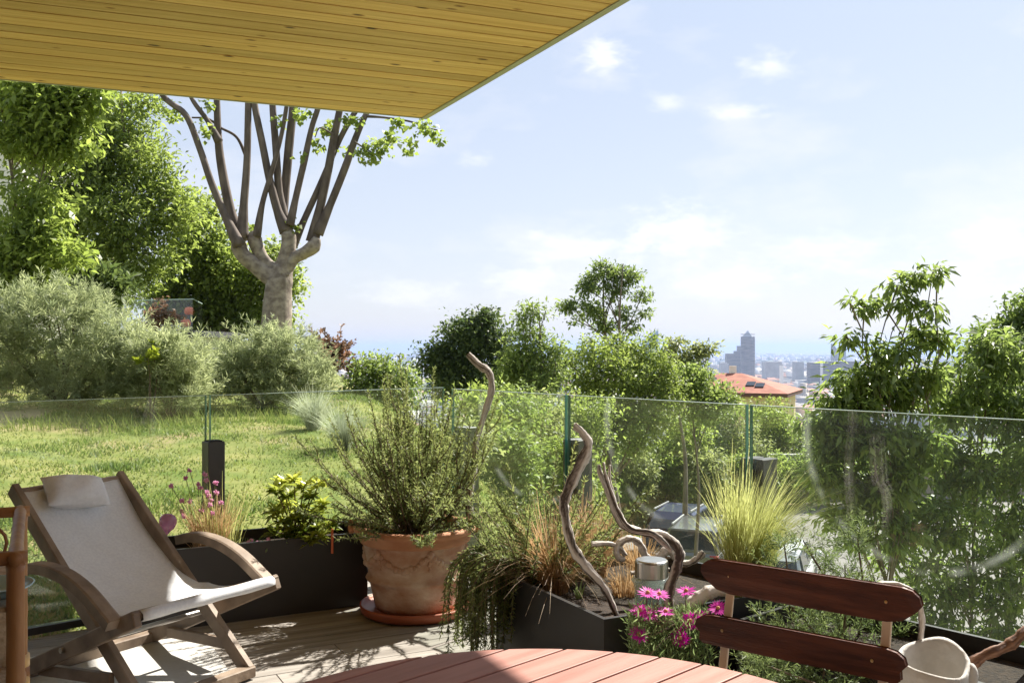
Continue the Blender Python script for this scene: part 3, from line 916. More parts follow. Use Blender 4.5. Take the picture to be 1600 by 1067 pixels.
for pts, rad in [([(374, 384), (352, 338), (330, 285), (312, 232), (290, 180), (255, 150), (215, 80)], [9, 7, 6.5, 6, 5.5, 5, 4]),
                 ([(376, 378), (360, 330), (346, 260), (341, 215), (339, 160), (337, 90)], [10, 9, 8, 7, 6, 5]),
                 ([(342, 222), (325, 190), (303, 160), (288, 130)], [6, 4.5, 4, 3]),
                 ([(378, 372), (381, 320), (386, 250), (388, 160), (390, 80)], [9, 7.5, 6.5, 6, 5]),
                 ([(386, 248), (370, 215), (345, 200), (325, 186), (300, 184)], [3, 2.5, 2.2, 2, 1.5]),
                 ([(401, 370), (410, 318), (424, 270), (440, 210), (450, 150), (455, 90)], [6, 5, 4.5, 4, 4, 3], ),
                 ([(448, 362), (434, 330), (421, 280), (410, 225), (398, 165), (388, 90)], [10, 8, 7, 6.5, 6, 4]),
                 ([(444, 345), (436, 300), (431, 230), (426, 165), (424, 90)], [8, 7, 6.5, 6, 5]),
                 ([(440, 340), (446, 290), (452, 225), (458, 165), (462, 80)], [8, 8, 8, 7, 5]),
                 ([(453, 352), (462, 310), (476, 250), (487, 200), (498, 165), (520, 80)], [6, 6, 6, 5, 5, 4]),
                 ([(458, 385), (476, 342), (500, 290), (530, 220), (555, 175), (590, 120)], [6, 6, 6, 5, 5, 4]),
                 ([(488, 378), (500, 325), (512, 270), (522, 215), (532, 165), (545, 90)], [9, 8, 7.5, 7, 6, 4]),
                 ([(496, 366), (516, 320), (540, 260), (556, 215), (574, 175), (610, 110)], [8, 7, 7, 6, 5, 4]),
                 ([(573, 182), (600, 184), (640, 190), (668, 200), (690, 205)], [2.5, 2, 1.8, 1.5, 1]),
                 ([(554, 222), (575, 235), (598, 248)], [1.6, 1.3, 1]), ([(520, 210), (500, 200), (492, 215)], [1.6, 1.3, 1])]:
    ptube(pts, [rad[0] * (1.2 if rad[0] > 5 else 1)] + [r_ * .88 for r_ in rad[1:]], 8, Y=Yp + random.uniform(-.5, .5)).build('branch', M_planebr, o, smooth=True)
fol = Fol()
pb = [(590, 232, 20), (570, 245, 12), (605, 215, 14), (640, 232, 12), (655, 195, 14), (675, 205, 12), (685, 215, 8), (512, 205, 14), (500, 225, 12), (550, 190, 12),
      (318, 205, 12), (270, 180, 10), (322, 165, 8), (465, 245, 8), (440, 190, 10), (470, 180, 10), (535, 235, 8), (385, 360, 10), (456, 358, 8), (620, 190, 10)]
clumps(fol, [tuple(P(a, b, Yp + random.uniform(-.5, .5))) for a, b, c in pb], [(c * Yp / FPX,) * 3 for a, b, c in pb], 1000, .13, .12, clump=.12, per=6, tint0=.6, shell=.6)
fol.build('leaves', L_broad, o)

# ------------------------------------------------------------------ trees on the lawn side
def base_at(px, Y):
    return ((px - CX) * Y / FPX, Y)
tree('walnut_tree', 'large-leaved light green tree in front of the white house', base_at(6, 15.5),
     [(10, 140, 50), (60, 150, 45), (105, 150, 40), (140, 140, 26), (20, 215, 30), (75, 225, 32), (112, 225, 22), (90, 185, 40), (28, 300, 20), (66, 318, 22), (30, 370, 28), (72, 352, 22), (12, 420, 30), (60, 395, 24), (100, 400, 22), (40, 440, 26)],
     15.5, 14000, .125, .058, L_broad, .09, clump=.3, per=9, tint0=.55, down=.35, shell=.7)
tree('ash_tree', 'broad sunlit ash tree with two visible stems behind the grey-green shrubs', base_at(135, 29),
     [(60, 190, 60), (140, 180, 60), (200, 205, 52), (165, 250, 70), (235, 262, 46), (262, 320, 45), (110, 290, 65), (80, 350, 60), (195, 340, 62), (292, 345, 26), (150, 390, 55), (232, 395, 50), (50, 430, 45), (225, 160, 22), (120, 440, 40), (205, 445, 35)],
     29, 42000, .16, .065, L_yell, .32, clump=.38, per=20, tint0=.5, stems=2, tvar=.3, shell=.42)
tree('field_maple', 'rounded bushy tree with dark low limbs behind the plane tree', base_at(345, 33),
     [(318, 330, 26), (312, 385, 42), (352, 420, 42), (285, 428, 44), (330, 470, 46), (392, 440, 36), (425, 405, 28), (300, 492, 38), (385, 488, 36), (440, 455, 24), (355, 505, 40), (432, 500, 22), (260, 470, 35), (452, 440, 14)],
     33, 30000, .14, .09, L_yell, .35, clump=.42, per=20, tint0=.62, tvar=.34, shell=.38)
tree('yew_tree', 'low dark ferny evergreen between the shrubs and the ash tree', base_at(110, 20),
     [(55, 432, 28), (100, 438, 32), (150, 445, 28), (180, 452, 18), (30, 450, 22)], 20, 6500, .2, .05, L_dark, .1, clump=.3, per=16, down=-.4, tint0=.8)

# white house behind the trees
h0 = P(-70, 420, 46); zb = gz(h0.x, h0.y) - .5
o = thing('white_house', 'white house with dark grey eaves glimpsed behind the large-leaved tree', 'house', (h0.x, 46, zb))
xr = (42 - CX) * 46 / FPX
zt = P(0, 212, 46).z
MB().box(((xr - 6.2), 49.5, (zb + zt) / 2), (12, 7, zt - zb)).build('wall', M_render, o)
MB().prism([(xr + .4, 45.4), (xr + .4, 53.6), (xr - 12.8, 53.6), (xr - 12.8, 45.4)], zt + .003, zt + .55).build('roof', mat('grey_roof', (.16, .16, .18), rough=.7), o)
for a in (-2.0, -4.4):
    w_ = MB().box((xr + a, 45.98, zt - 2.2), (1.1, .1, 2.2)).build('window', M_post, o)
    MB().box((xr + a, 45.92, zt - 2.2), (.94, .02, 2.0)).build('pane', M_darkglass, w_)

# neighbour's glazed terrace corner
Yn = 24.0
tl, tr_ = P(192, 466, Yn + 1.5), P(302, 468, Yn)
o = thing('neighbour_terrace', 'glass-fronted terrace corner with dark slab above the grey-green shrubs', 'terrace', (tr_.x, tr_.y, P(302, 516, Yn).z - 1.6))
zs = P(302, 516, Yn).z
x1 = tr_.x
MB().prism([(x1, Yn), (x1, Yn + 4), (x1 - 3.2, Yn + 4), (x1 - 3.2, Yn + 1.2)], zs - .16, zs).build('slab', M_post, o)
MB().prism([(x1 - .3, Yn + .5), (x1 - .3, Yn + 3.8), (x1 - 3, Yn + 3.8), (x1 - 3, Yn + 1.5)], zs - 1.8, zs - .161).build('wall', M_render, o)
gh_ = tr_.z - zs
for (a, b2) in (((x1 - .02, Yn + .03), (x1 - .62, Yn + 2.6)), ((x1 - .03, Yn + .02), (x1 - 1.75, Yn + .62)), ((x1 - 1.78, Yn + .64), (x1 - 3.2, Yn + 1.15))):
    mb = MB(); mb.beam((a[0], a[1], zs + gh_ / 2), (b2[0], b2[1], zs + gh_ / 2), .015, gh_); mb.build('pane', M_glass, o)
    mb = MB(); mb.beam((a[0], a[1], tr_.z + .012), (b2[0], b2[1], tr_.z + .012), .025, .022); mb.build('rail', M_edgetop, o)
for (px, py, r, yo, lab) in ((240, 487, 9, 1.0, 'orange round cushion by the copper leaves on the glazed terrace'), (296, 486, 8, .75, 'orange round cushion raised at the corner of the glazed terrace'),
                         (290, 505, 8, .45, 'small orange cushion low on the slab of the glazed terrace')):
    c = P(px, py, Yn + yo); rr = r * Yn / FPX
    st = c.z - rr * .75 - zs
    o2 = thing('garden_cushion', lab, 'cushion', (c.x, c.y, zs))
    MB().lathe([(0.001, st - .01), (rr * .75, st), (rr * .98, st + rr * .4), (rr, st + rr * .75), (rr * .92, st + rr * 1.2), (rr * .6, st + rr * 1.5), (.001, st + rr * 1.58)], (c.x, c.y, zs), 16).build('pad', M_orange, o2, smooth=True)
    MB().lathe([(rr * .5, .002), (rr * .45, max(.02, st + .005))], (c.x, c.y, zs), 10).build('stand', M_post, o2)
copper = tree('copper_bush', 'copper-leaved bush against the glazed terrace', base_at(258, 23), [(248, 478, 10), (256, 494, 14), (270, 503, 12), (240, 500, 14)], 23, 700, .1, .05, L_red, .03, 'bush', clump=.12, per=7, twig=False)

# ------------------------------------------------------------------ feathery shrubs at the top of the lawn
def feathery(name, label, base, Y, masses, n, lm, nl=.13, nw=.011, cat='shrub', group=None, up=.6, tint0=.5, sprig=.22):
    """masses of upright sprigs, each sprig a stem with thin needles"""
    bz = gz(*base)
    o = thing(name, label, cat, (base[0], base[1], bz), group)
    cs = np.array([tuple(P(a, b2, Y + random.uniform(-.3, .3))) for a, b2, r in masses]); rs = np.array([(r * Y / FPX,) * 3 for a, b2, r in masses])
    w = rs[:, 0] ** 2; w /= w.sum()
    per = 26
    ns = n // per
    wh = rng.choice(len(cs), ns, p=w)
    d = rand_dir(ns)
    root = cs[wh] + d * rs[wh] * (rng.random(ns) ** .4)[:, None] * .95
    sdir = unit(d * np.array([.8, .8, .4]) + np.array([0, 0, up]) + rng.normal(0, .25, (ns, 3)))
    sl = sprig * np.exp(rng.normal(0, .35, ns))
    idx = np.repeat(np.arange(ns), per)
    t = rng.random(len(idx))
    pos = root[idx] + sdir[idx] * (sl[idx] * t)[:, None]
    nd = unit(sdir[idx] * .75 + rand_dir(len(idx)) * .75)
    ct = tint0 + rng.normal(0, .2, ns)
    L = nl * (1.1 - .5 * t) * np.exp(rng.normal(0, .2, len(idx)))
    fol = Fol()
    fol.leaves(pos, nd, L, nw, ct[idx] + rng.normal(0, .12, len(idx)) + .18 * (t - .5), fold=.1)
    mb = MB()
    hub = Vector((base[0], base[1], bz - .05))
    for c, r in zip(cs, rs):
        c = Vector(c)
        mb.tube(catmull([hub, hub.lerp(c, .5) + Vector((random.uniform(-.1, .1), random.uniform(-.1, .1), .1)), c + Vector((0, 0, r[0] * .4))], 4), lerp_list([sprig * .10, sprig * .07, sprig * .03], 9), 5, caps=False)
    mb.build('stem', M_twig, o)
    fol.build('foliage', lm, o)
    return o
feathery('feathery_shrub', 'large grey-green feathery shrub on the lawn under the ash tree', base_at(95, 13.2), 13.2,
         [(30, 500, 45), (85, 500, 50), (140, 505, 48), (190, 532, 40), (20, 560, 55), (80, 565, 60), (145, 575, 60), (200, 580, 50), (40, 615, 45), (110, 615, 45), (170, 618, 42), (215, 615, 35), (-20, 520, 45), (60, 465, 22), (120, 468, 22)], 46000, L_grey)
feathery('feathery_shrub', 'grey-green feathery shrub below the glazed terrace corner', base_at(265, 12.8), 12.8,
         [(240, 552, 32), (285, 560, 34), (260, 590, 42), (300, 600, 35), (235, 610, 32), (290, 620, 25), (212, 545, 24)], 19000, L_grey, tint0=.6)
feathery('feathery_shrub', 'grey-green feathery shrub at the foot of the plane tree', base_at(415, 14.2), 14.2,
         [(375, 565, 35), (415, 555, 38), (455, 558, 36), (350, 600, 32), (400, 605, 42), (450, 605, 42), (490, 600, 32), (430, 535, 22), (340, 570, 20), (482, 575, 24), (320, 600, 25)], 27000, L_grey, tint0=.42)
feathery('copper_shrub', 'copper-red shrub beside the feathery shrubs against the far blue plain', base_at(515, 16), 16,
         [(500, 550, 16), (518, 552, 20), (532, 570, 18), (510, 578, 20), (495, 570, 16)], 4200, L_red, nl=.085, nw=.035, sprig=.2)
tree('privet_bush', 'fresh green leafy bush right of the copper shrub at the lawn edge', base_at(600, 16), [(570, 575, 20), (595, 572, 22), (620, 580, 20), (600, 600, 30), (565, 600, 26), (640, 600, 20), (610, 625, 30), (570, 628, 28)], 16, 5200, .075, .035, L_mid, .03, 'bush', clump=.16, per=14, tint0=.75)
feathery('yellow_sapling', 'small lime-yellow sapling in front of the feathery shrubs', base_at(236, 12.5), 12.5, [(236, 545, 6), (231, 562, 9), (239, 575, 8)], 230, leaf_mat('leaf_lime', (.15, .21, .02), (.28, .33, .05), tw=.5), nl=.11, nw=.045, sprig=.1, cat='sapling')
# silver feather grass tufts
def blades(name, label, cat, base, n, H, spread, lm, w=.003, droop=.6, lean=(0, 0), seg=5, group=None, r0=.04, hv=.25, tmean=.5, part='blades'):
    bz = base[2]
    o = tag(thing(name, label, cat, base, group), kind='thing')
    ang = rng.random(n) * 6.283
    rr = r0 * np.sqrt(rng.random(n))
    root = np.stack([base[0] + rr * np.cos(ang), base[1] + rr * np.sin(ang), np.full(n, bz - .01)], 1)
    h = H * np.clip(1 + rng.normal(0, hv, n), .3, 1.6)
    a2 = ang + rng.normal(0, .5, n)
    out = np.stack([np.cos(a2), np.sin(a2)], 1) * (spread * np.abs(rng.normal(.6, .45, n)))[:, None] + np.array(lean)
    vs = []
    side = np.stack([-np.sin(a2 + 1.0), np.cos(a2 + 1.0), np.zeros(n)], 1)
    wig = rng.normal(0, .045 * H / .5, (n, 2))
    for s in range(seg + 1):
        t = s / seg
        xy = root[:, :2] + out * h[:, None] * (t ** 1.8) + wig * t
        z = root[:, 2] + h * (t - droop * .5 * t ** 2.6 * np.linalg.norm(out, axis=1))
        c = np.concatenate([xy, z[:, None]], 1)
        ww = w * (1 - t) ** .6 + .0004
        vs.append(np.stack([c - side * ww, c + side * ww], 1))
    v = np.stack(vs, 1).reshape(n, (seg + 1) * 2, 3)
    f = np.array([[2 * s, 2 * s + 1, 2 * s + 3, 2 * s + 2] for s in range(seg)])
    F = (np.arange(n)[:, None, None] * (seg + 1) * 2 + f[None]).reshape(-1, 4)
    tint = np.repeat(np.clip(tmean + rng.normal(0, .25, n), 0, 1), (seg + 1) * 2)
    np_mesh(part, lm, v.reshape(-1, 3), F, tint, o)
    return o
for px, py, Y, lab in ((490, 655, 11.5, 'silvery feather grass tuft next to the feathery shrubs on the lawn'), (535, 690, 10.2, 'silvery feather grass tuft on the lawn behind the rosemary')):
    b_ = PG(px, py, .25) if False else P(px, py, Y)
    blades('silver_grass', lab, 'ornamental grass', (b_.x, Y, gz(b_.x, Y)), 800, .42, .75, L_silver, w=.0028, r0=.08, droop=.8)
for i, (px, Y) in enumerate(((20, 11.4), (110, 11.6), (150, 11.3), (60, 11.5), (190, 11.7), (230, 11.5), (290, 12), (350, 12.4), (390, 12.6), (440, 12.7), (480, 12.5), (320, 12.2))):
    b_ = P(px, 0, Y)
    blades('meadow_weed', 'dry seed-headed weeds along the edge of the lawn by the feathery shrubs', 'weeds', (b_.x, Y, gz(b_.x, Y)), 80, .17, .5, L_lawn, w=.0035, r0=.35, group='weeds along the shrub edge', tmean=.45)

# ------------------------------------------------------------------ trees between the terrace and the town
tree('oak_tree', 'dark dense tree whose crown stands against the pale horizon', base_at(740, 30),
     [(715, 520, 24), (752, 508, 24), (735, 545, 32), (705, 558, 24), (772, 535, 28), (790, 572, 30), (735, 585, 36), (700, 600, 30), (780, 605, 30), (675, 555, 16), (664, 572, 12), (690, 580, 20), (760, 500, 18)],
     30, 17000, .12, .065, L_dark, .22, clump=.32, per=20, tint0=.55, tvar=.3)
tree('young_ash', 'young loose tree with upright shoots beside the dark dense tree', base_at(835, 22),
     [(833, 484, 12), (815, 500, 12), (852, 488, 9), (822, 520, 20), (845, 545, 22), (812, 552, 24), (832, 585, 34), (868, 545, 14), (860, 585, 26), (800, 590, 24), (840, 615, 30)],
     22, 8500, .105, .038, L_mid, .08, clump=.2, per=13, tint0=.6, shell=.6)
tree('robinia_tree', 'tall airy robinia with an open flat-topped crown above the other trees', base_at(952, 40),
     [(945, 424, 22), (985, 434, 22), (915, 450, 20), (960, 455, 24), (1002, 462, 16), (893, 478, 16), (928, 486, 22), (975, 492, 18), (945, 512, 18), (1008, 490, 10), (900, 500, 12), (965, 425, 16), (922, 432, 12), (985, 515, 14)],
     40, 5200, .17, .07, L_mid, .2, clump=.26, per=12, tint0=.35, shell=.8, stems=2, flat=.5, scale=.8)
tree('linden_tree', 'wide yellow-green rounded tree below the airy robinia', base_at(965, 24),
     [(972, 545, 26), (925, 555, 28), (1012, 558, 28), (960, 580, 42), (1030, 588, 28), (900, 585, 30), (1000, 605, 40), (930, 615, 38), (1045, 612, 26), (885, 565, 16), (1040, 570, 16), (960, 648, 38), (1020, 648, 36), (908, 650, 34), (985, 690, 30), (935, 690, 28)],
     24, 24000, .09, .04, L_yell, .16, clump=.26, per=20, tint0=.38, tvar=.3, flat=.45)
tree('acacia_tree', 'sparse pale-leaved tree between the rounded tree and the pointed tower', base_at(1068, 31),
     [(1055, 538, 13), (1038, 555, 14), (1078, 556, 14), (1098, 548, 12), (1065, 575, 20), (1090, 572, 12), (1108, 545, 8), (1050, 590, 16), (1085, 592, 16)],
     31, 3600, .14, .06, L_pale, .1, clump=.22, per=12, tint0=.6, shell=.7)
tree('hazel_bush', 'mid-green bush in front of the red-roofed house', base_at(1085, 25), [(1080, 598, 26), (1050, 612, 26), (1112, 620, 22), (1135, 622, 14), (1100, 640, 26)], 25, 6500, .1, .055, L_mid, .06, 'bush', clump=.24, per=15, tint0=.65)
slope = [(1232, 738, 38, 42), (1282, 732, 40, 42.3), (1192, 748, 30, 41), (1335, 738, 40, 42), (985, 720, 32, 36), (1040, 722, 32, 38), (895, 690, 38, 26), (860, 690, 36, 22), (1130, 722, 34, 41), (1262, 735, 30, 47), (1190, 700, 36, 47), (740, 650, 46, 16), (800, 640, 44, 17), (850, 665, 46, 18), (905, 655, 46, 19), (955, 680, 44, 38), (1015, 665, 48, 40), (1065, 690, 50, 39), (1115, 655, 40, 42), (1155, 695, 45, 41),
         (1205, 655, 38, 47), (1240, 700, 46, 47), (1100, 735, 40, 37), (1165, 740, 34, 38), (800, 705, 40, 15), (715, 690, 34, 14), (1215, 735, 30, 46.5), (930, 705, 30, 30), (1290, 690, 50, 48), (880, 720, 30, 17)]
kinds = (('mid-green leafy bush on the slope below the glass balustrade', L_mid), ('pale-leaved bush on the slope below the glass balustrade', L_pale), ('yellow-green bush on the slope below the glass balustrade', L_yell))
for i, (px, py, r, Y) in enumerate(slope):
    bx_, by_ = base_at(px, Y)
    yg = min(EYE + (CH - gz(bx_, by_)) * FPX / Y, py + 150)
    bl = [(px, py, r)] + [(px + random.uniform(-1, 1) * r * .9, py + random.uniform(-.6, .9) * r, r * random.uniform(.4, .65)) for _ in range(5)]
    q_ = py + r * .9
    while q_ < yg:
        bl.append((px + random.uniform(-.6, .6) * r, q_, r * random.uniform(.6, .85)))
        q_ += r * .7
    tree('bush', kinds[i % 3][0], (bx_, by_), bl, Y, 3000 + 450 * len(bl) - 1800, .08 * (1 if Y < 28 else 1.8), .038 * (1 if Y < 28 else 1.8), kinds[i % 3][1], .04, 'bush', kinds[i % 3][0].split(' on ')[0].replace('bush', 'bushes') + ' on the slope', clump=.26, per=14, tint0=.6, tvar=.28, shell=.45)

# trees with long narrow leaves beside the terrace
tree('chestnut_tree', 'near tree with long drooping leaves whose top shoots rise beside the town view', base_at(1372, 8.2),
     [(1440, 432, 13), (1402, 448, 14), (1465, 425, 9), (1350, 478, 13), (1328, 474, 8), (1425, 478, 18), (1462, 482, 13), (1322, 525, 12), (1350, 533, 14), (1440, 525, 18), (1385, 552, 18), (1474, 535, 16), (1378, 472, 9), (1415, 545, 14), (1330, 590, 24), (1370, 590, 32), (1300, 622, 24), (1345, 630, 34),
      (1400, 615, 36), (1330, 680, 30), (1375, 690, 42), (1320, 745, 36), (1370, 770, 44), (1410, 740, 40), (1440, 590, 36), (1400, 830, 40), (1445, 690, 36), (1278, 662, 26), (1292, 705, 30), (1284, 748, 24), (1318, 800, 26), (1300, 660, 26), (1340, 840, 24)],
     8.2, 11500, .088, .027, L_chest, .028, clump=.085, per=14, scale=.92, sprays=4, down=.7, tint0=.5, shell=.75, bark=M_bark)
tree('chestnut_tree', 'dense near tree with long drooping leaves at the far end of the glass', base_at(1500, 8.8),
     [(1500, 590, 40), (1545, 545, 36), (1590, 560, 45), (1480, 640, 42), (1540, 640, 55), (1600, 640, 60), (1470, 720, 48), (1530, 730, 60), (1590, 740, 60), (1450, 800, 46), (1500, 820, 55), (1570, 830, 60), (1450, 880, 40), (1530, 900, 50), (1600, 900, 50), (1480, 930, 34), (1565, 950, 44), (1640, 700, 70), (1640, 850, 70), (1420, 930, 36), (1450, 980, 34), (1520, 990, 40), (1590, 1000, 40), (1400, 870, 34), (1380, 930, 26)],
     8.8, 16500, .088, .027, L_chest, .03, clump=.10, per=14, down=.6, tint0=.5, shell=.65)
tree('elm_tree', 'rounded tree with small leaves rising behind the drooping-leaved trees', base_at(1580, 15), [(1592, 490, 22), (1575, 515, 24), (1560, 540, 30), (1605, 530, 40), (1530, 545, 24), (1580, 580, 45), (1630, 500, 40), (1550, 600, 40)], 15, 5200, .11, .05, L_mid, .07, clump=.2, per=13, tint0=.3)
feathery('juniper', 'spreading green juniper behind the slatted folding chair', (1.30, 3.45), 3.45, [(1250, 980, 55), (1310, 1000, 60), (1220, 1040, 50), (1350, 1040, 50), (1290, 1060, 60), (1180, 1050, 40), (1380, 990, 35), (1330, 930, 28)], 15000, L_juni, nl=.030, nw=.0035, sprig=.09, cat='shrub')
feathery('juniper', 'thin juniper sprays reaching up beside the feather grass', (1.25, 3.72), 3.72, [(1225, 855, 16), (1255, 850, 14), (1290, 875, 18), (1340, 850, 22), (1320, 890, 20), (1210, 895, 14)], 2600, L_juni, nl=.03, nw=.0035, sprig=.09, tint0=.4, cat='shrub')

# ------------------------------------------------------------------ house with red tiled roof
hc = P(1150, 583, 105)
ze, zr_ = P(0, 609, 105).z, hc.z
zb = gz(hc.x, hc.y) - 2
o = thing('tiled_house', 'pale yellow house with a red tiled hip roof below the town view', 'house', (hc.x, hc.y, zb))
a = R(24); ux, uy = Vector((math.cos(a), -math.sin(a), 0)), Vector((math.sin(a), math.cos(a), 0))
hw, hd = 5.6, 5.2
def hp(u, v, z):
    q = Vector((hc.x, hc.y, 0)) + ux * u + uy * v
    return (q.x, q.y, z)
MB().prism([hp(s * hw, t * hd, 0)[:2] for s, t in ((-1, -1), (1, -1), (1, 1), (-1, 1))], zb, ze - .3).build('wall', M_yellowwall, o)
ov = .7
MB().prism([hp(s * (hw + ov), t * (hd + ov), 0)[:2] for s, t in ((-1, -1), (1, -1), (1, 1), (-1, 1))], ze - .45, ze - .06).build('eave', M_eave, o)
E_ = [hp(s * (hw + ov + .05), t * (hd + ov + .05), ze - .05) for s, t in ((-1, -1), (1, -1), (1, 1), (-1, 1))]
T_ = [hp(-1.6, 0, zr_), hp(.6, 0, zr_)]
rf = MB().add(E_ + T_, [(0, 1, 5, 4), (1, 2, 5), (2, 3, 4, 5), (3, 0, 4), (3, 2, 1, 0)]).build('roof', M_rooftile, o)
def onroof(u, k, w, h, name, m_):
    # a piece lying on the front slope, k = 0 at the eave and 1 at the ridge
    e0, r0 = Vector(hp(u, -(hd + ov), ze)), Vector(hp(u, 0, zr_))
    c = e0.lerp(r0, k); up = (r0 - e0).normalized(); n = ux.cross(up).normalized()
    M = Matrix((ux, up, n)).transposed()
    MB().box(c + n * .04, (w, h, .12), M).build(name, m_, rf)
onroof(2.2, .42, .9, 1.2, 'skylight', M_darkglass); onroof(3.2, .36, .9, 1.2, 'skylight', M_darkglass); onroof(-2.2, .62, 1.0, 1.0, 'skylight', M_darkglass)
MB().box(hp(-.4, .3, zr_ + .3), (.7, .5, 1.0)).build('chimney', M_render, rf)
for u in (-3.4, 0, 3.4):
    w_ = MB().box(hp(u, -hd - .0, ze - 2.0), (1.3, .12, 1.5), Matrix((ux, uy, Vector((0, 0, 1)))).transposed()).build('window', M_render, o)
    MB().box(hp(u, -hd - .07, ze - 2.0), (1.1, .02, 1.3), Matrix((ux, uy, Vector((0, 0, 1)))).transposed()).build('pane', M_darkglass, w_)

# boundary wall past the parking court and a thin post
w0 = thing('boundary_wall', 'beige rendered wall beyond the parking court', 'wall', (18, 44, -5.5))
MB().prism([(11.5, 43.9), (40, 44.3), (40, 44.55), (11.5, 44.15)], -5.6, -3.6).build('wall', M_beige, w0)
MB().prism([(11.4, 43.8), (40.1, 44.2), (40.1, 44.65), (11.4, 44.25)], -3.598, -3.5).build('coping', M_concrete, w0)
pt = PG(1238, 900, -5.47)
o = thing('road_post', 'thin grey post standing on the parking court', 'post', (pt.x, pt.y, -5.47))
MB().tube([(pt.x, pt.y, -5.47), (pt.x, pt.y, -4.35)], .045, 8).build('pole', M_post, o)
MB().ball((pt.x, pt.y, -4.33), .065, 10, 6).build('cap', M_post, o, smooth=True)

# ------------------------------------------------------------------ parked cars
def car(label, paint, loc, heading, L=4.4, Wd=1.82, H=1.62, suv=True):
    o = thing('parked_car', label, 'car', (loc[0], loc[1], -5.468), 'cars parked below the terrace')
    o.rotation_euler.z = heading
    def part(mb, name, m_, par=None, smooth=False):
        ob = mb.build(name, m_, smooth=smooth)
        ob.parent = par or o
        return ob
    hw = Wd / 2
    belt = H * .60
    def loft(st, ring):
        mb = MB(); vs = []; k = None
        for s in st:
            r = ring(*s); k = len(r); vs += [(s[0], y, z) for y, z in r]
        fs = []
        for i in range(len(st) - 1):
            for j in range(k):
                j2 = (j + 1) % k
                fs.append((i * k + j, i * k + j2, i * k + k + j2, i * k + k + j))
        fs += [tuple(range(k - 1, -1, -1)), tuple(range((len(st) - 1) * k, len(st) * k))]
        return mb.add(vs, fs)
    h = L / 2
    ring = lambda x, z0, z1, w: [(-w * .9, z0), (-w, z0 + .12), (-w, z1 - .22), (-w * .95, z1 - .04), (-w * .85, z1), (w * .85, z1), (w * .95, z1 - .04), (w, z1 - .22), (w, z0 + .12), (w * .9, z0)]
    part(loft([(-h, .42, belt - .10, hw * .86), (-h + .08, .32, belt - .02, hw * .95), (-h + .5, .24, belt, hw), (0, .22, belt, hw), (h - 1.2, .22, belt, hw), (h - .5, .24, belt - .12, hw * .98), (h - .1, .30, belt - .22, hw * .92), (h, .38, belt - .36, hw * .82)], ring), 'body', paint)
    r0, r1 = (-h + .12, h - 1.15)
    ring2 = lambda x, z0, z1, w: [(-w, z0), (-w * .82, z1 - .08), (-w * .72, z1), (w * .72, z1), (w * .82, z1 - .08), (w, z0)]
    cab = [(r0, belt - .02, belt + .02, hw * .90), (r0 + (.22 if suv else .6), belt - .02, H - .05, hw * .92), (-.3, belt - .02, H, hw * .94), (r1 - .75, belt - .02, H - .03, hw * .93), (r1, belt - .02, belt + .02, hw * .92)]
    part(loft(cab, ring2), 'cabin', paint)
    def sidequad(x0, x1, x2, x3, s):
        w0, w1 = hw * .94 * .985, hw * .94 * .84
        z0, z1 = belt + .06, H - .12
        e = .02
        return MB().add([(x0, s * (w0 + e), z0), (x1, s * (w0 + e), z0), (x2, s * (w1 + e + .005), z1), (x3, s * (w1 + e + .005), z1), (x0, s * (w0 - .02), z0), (x1, s * (w0 - .02), z0), (x2, s * (w1 - .02), z1), (x3, s * (w1 - .02), z1)],
                        [(0, 1, 2, 3), (7, 6, 5, 4), (0, 4, 5, 1), (1, 5, 6, 2), (2, 6, 7, 3), (3, 7, 4, 0)])
    for s in (-1, 1):
        part(sidequad(r0 + .28, -.55, -.6, r0 + .42, s), 'window', M_darkglass)
        part(sidequad(-.48, .5, .32, -.5, s), 'window', M_darkglass)
        part(sidequad(.56, r1 - .15, r1 - .85, .4, s), 'window', M_darkglass)
        part(MB().beam((r0 + .5, s * hw * .68, H + .03), (r1 - 1.0, s * hw * .68, H + .03), .04, .04), 'roof_rail', M_trim)
        part(MB().bevel_box((r1 - .2, s * (hw + .09), belt + .08), (.16, .2, .14), .03), 'mirror', paint)
        part(MB().bevel_box((-h + .07, s * hw * .78, belt - .2), (.12, .26, .3), .02), 'tail_light', M_red)
        part(MB().bevel_box((h - .12, s * hw * .68, belt - .36), (.2, .36, .14), .02), 'headlight', M_lamp)
        for x in (-h + .85, h - .85):
            w_ = MB(); w_.tube([(x, s * (hw - .2), .33), (x, s * (hw + .015), .33)], .33, 20); wo = part(w_, 'wheel', M_tyre)
            part(MB().tube([(x, s * (hw - .1), .33), (x, s * (hw + .025), .33)], .21, 14), 'rim', M_rim, wo)
    z0, z1 = belt + .07, H - .10
    part(MB().add([(r1 - .03, -hw * .8, z0), (r1 - .03, hw * .8, z0), (r1 - .68, hw * .66, z1), (r1 - .68, -hw * .66, z1), (r1 - .15, -hw * .8, z0), (r1 - .15, hw * .8, z0), (r1 - .8, hw * .66, z1), (r1 - .8, -hw * .66, z1)],
                  [(0, 1, 2, 3), (7, 6, 5, 4), (0, 4, 5, 1), (1, 5, 6, 2), (2, 6, 7, 3), (3, 7, 4, 0)]), 'windscreen', M_darkglass)
    q = .22 if suv else .6
    part(MB().add([(r0 + .0, -hw * .78, z0), (r0 + .0, hw * .78, z0), (r0 + q - .02, hw * .66, z1), (r0 + q - .02, -hw * .66, z1), (r0 + .12, -hw * .78, z0), (r0 + .12, hw * .78, z0), (r0 + q + .1, hw * .66, z1), (r0 + q + .1, -hw * .66, z1)],
                  [(3, 2, 1, 0), (4, 5, 6, 7), (1, 5, 4, 0), (2, 6, 5, 1), (3, 7, 6, 2), (0, 4, 7, 3)]), 'rear_window', M_darkglass)
    return o
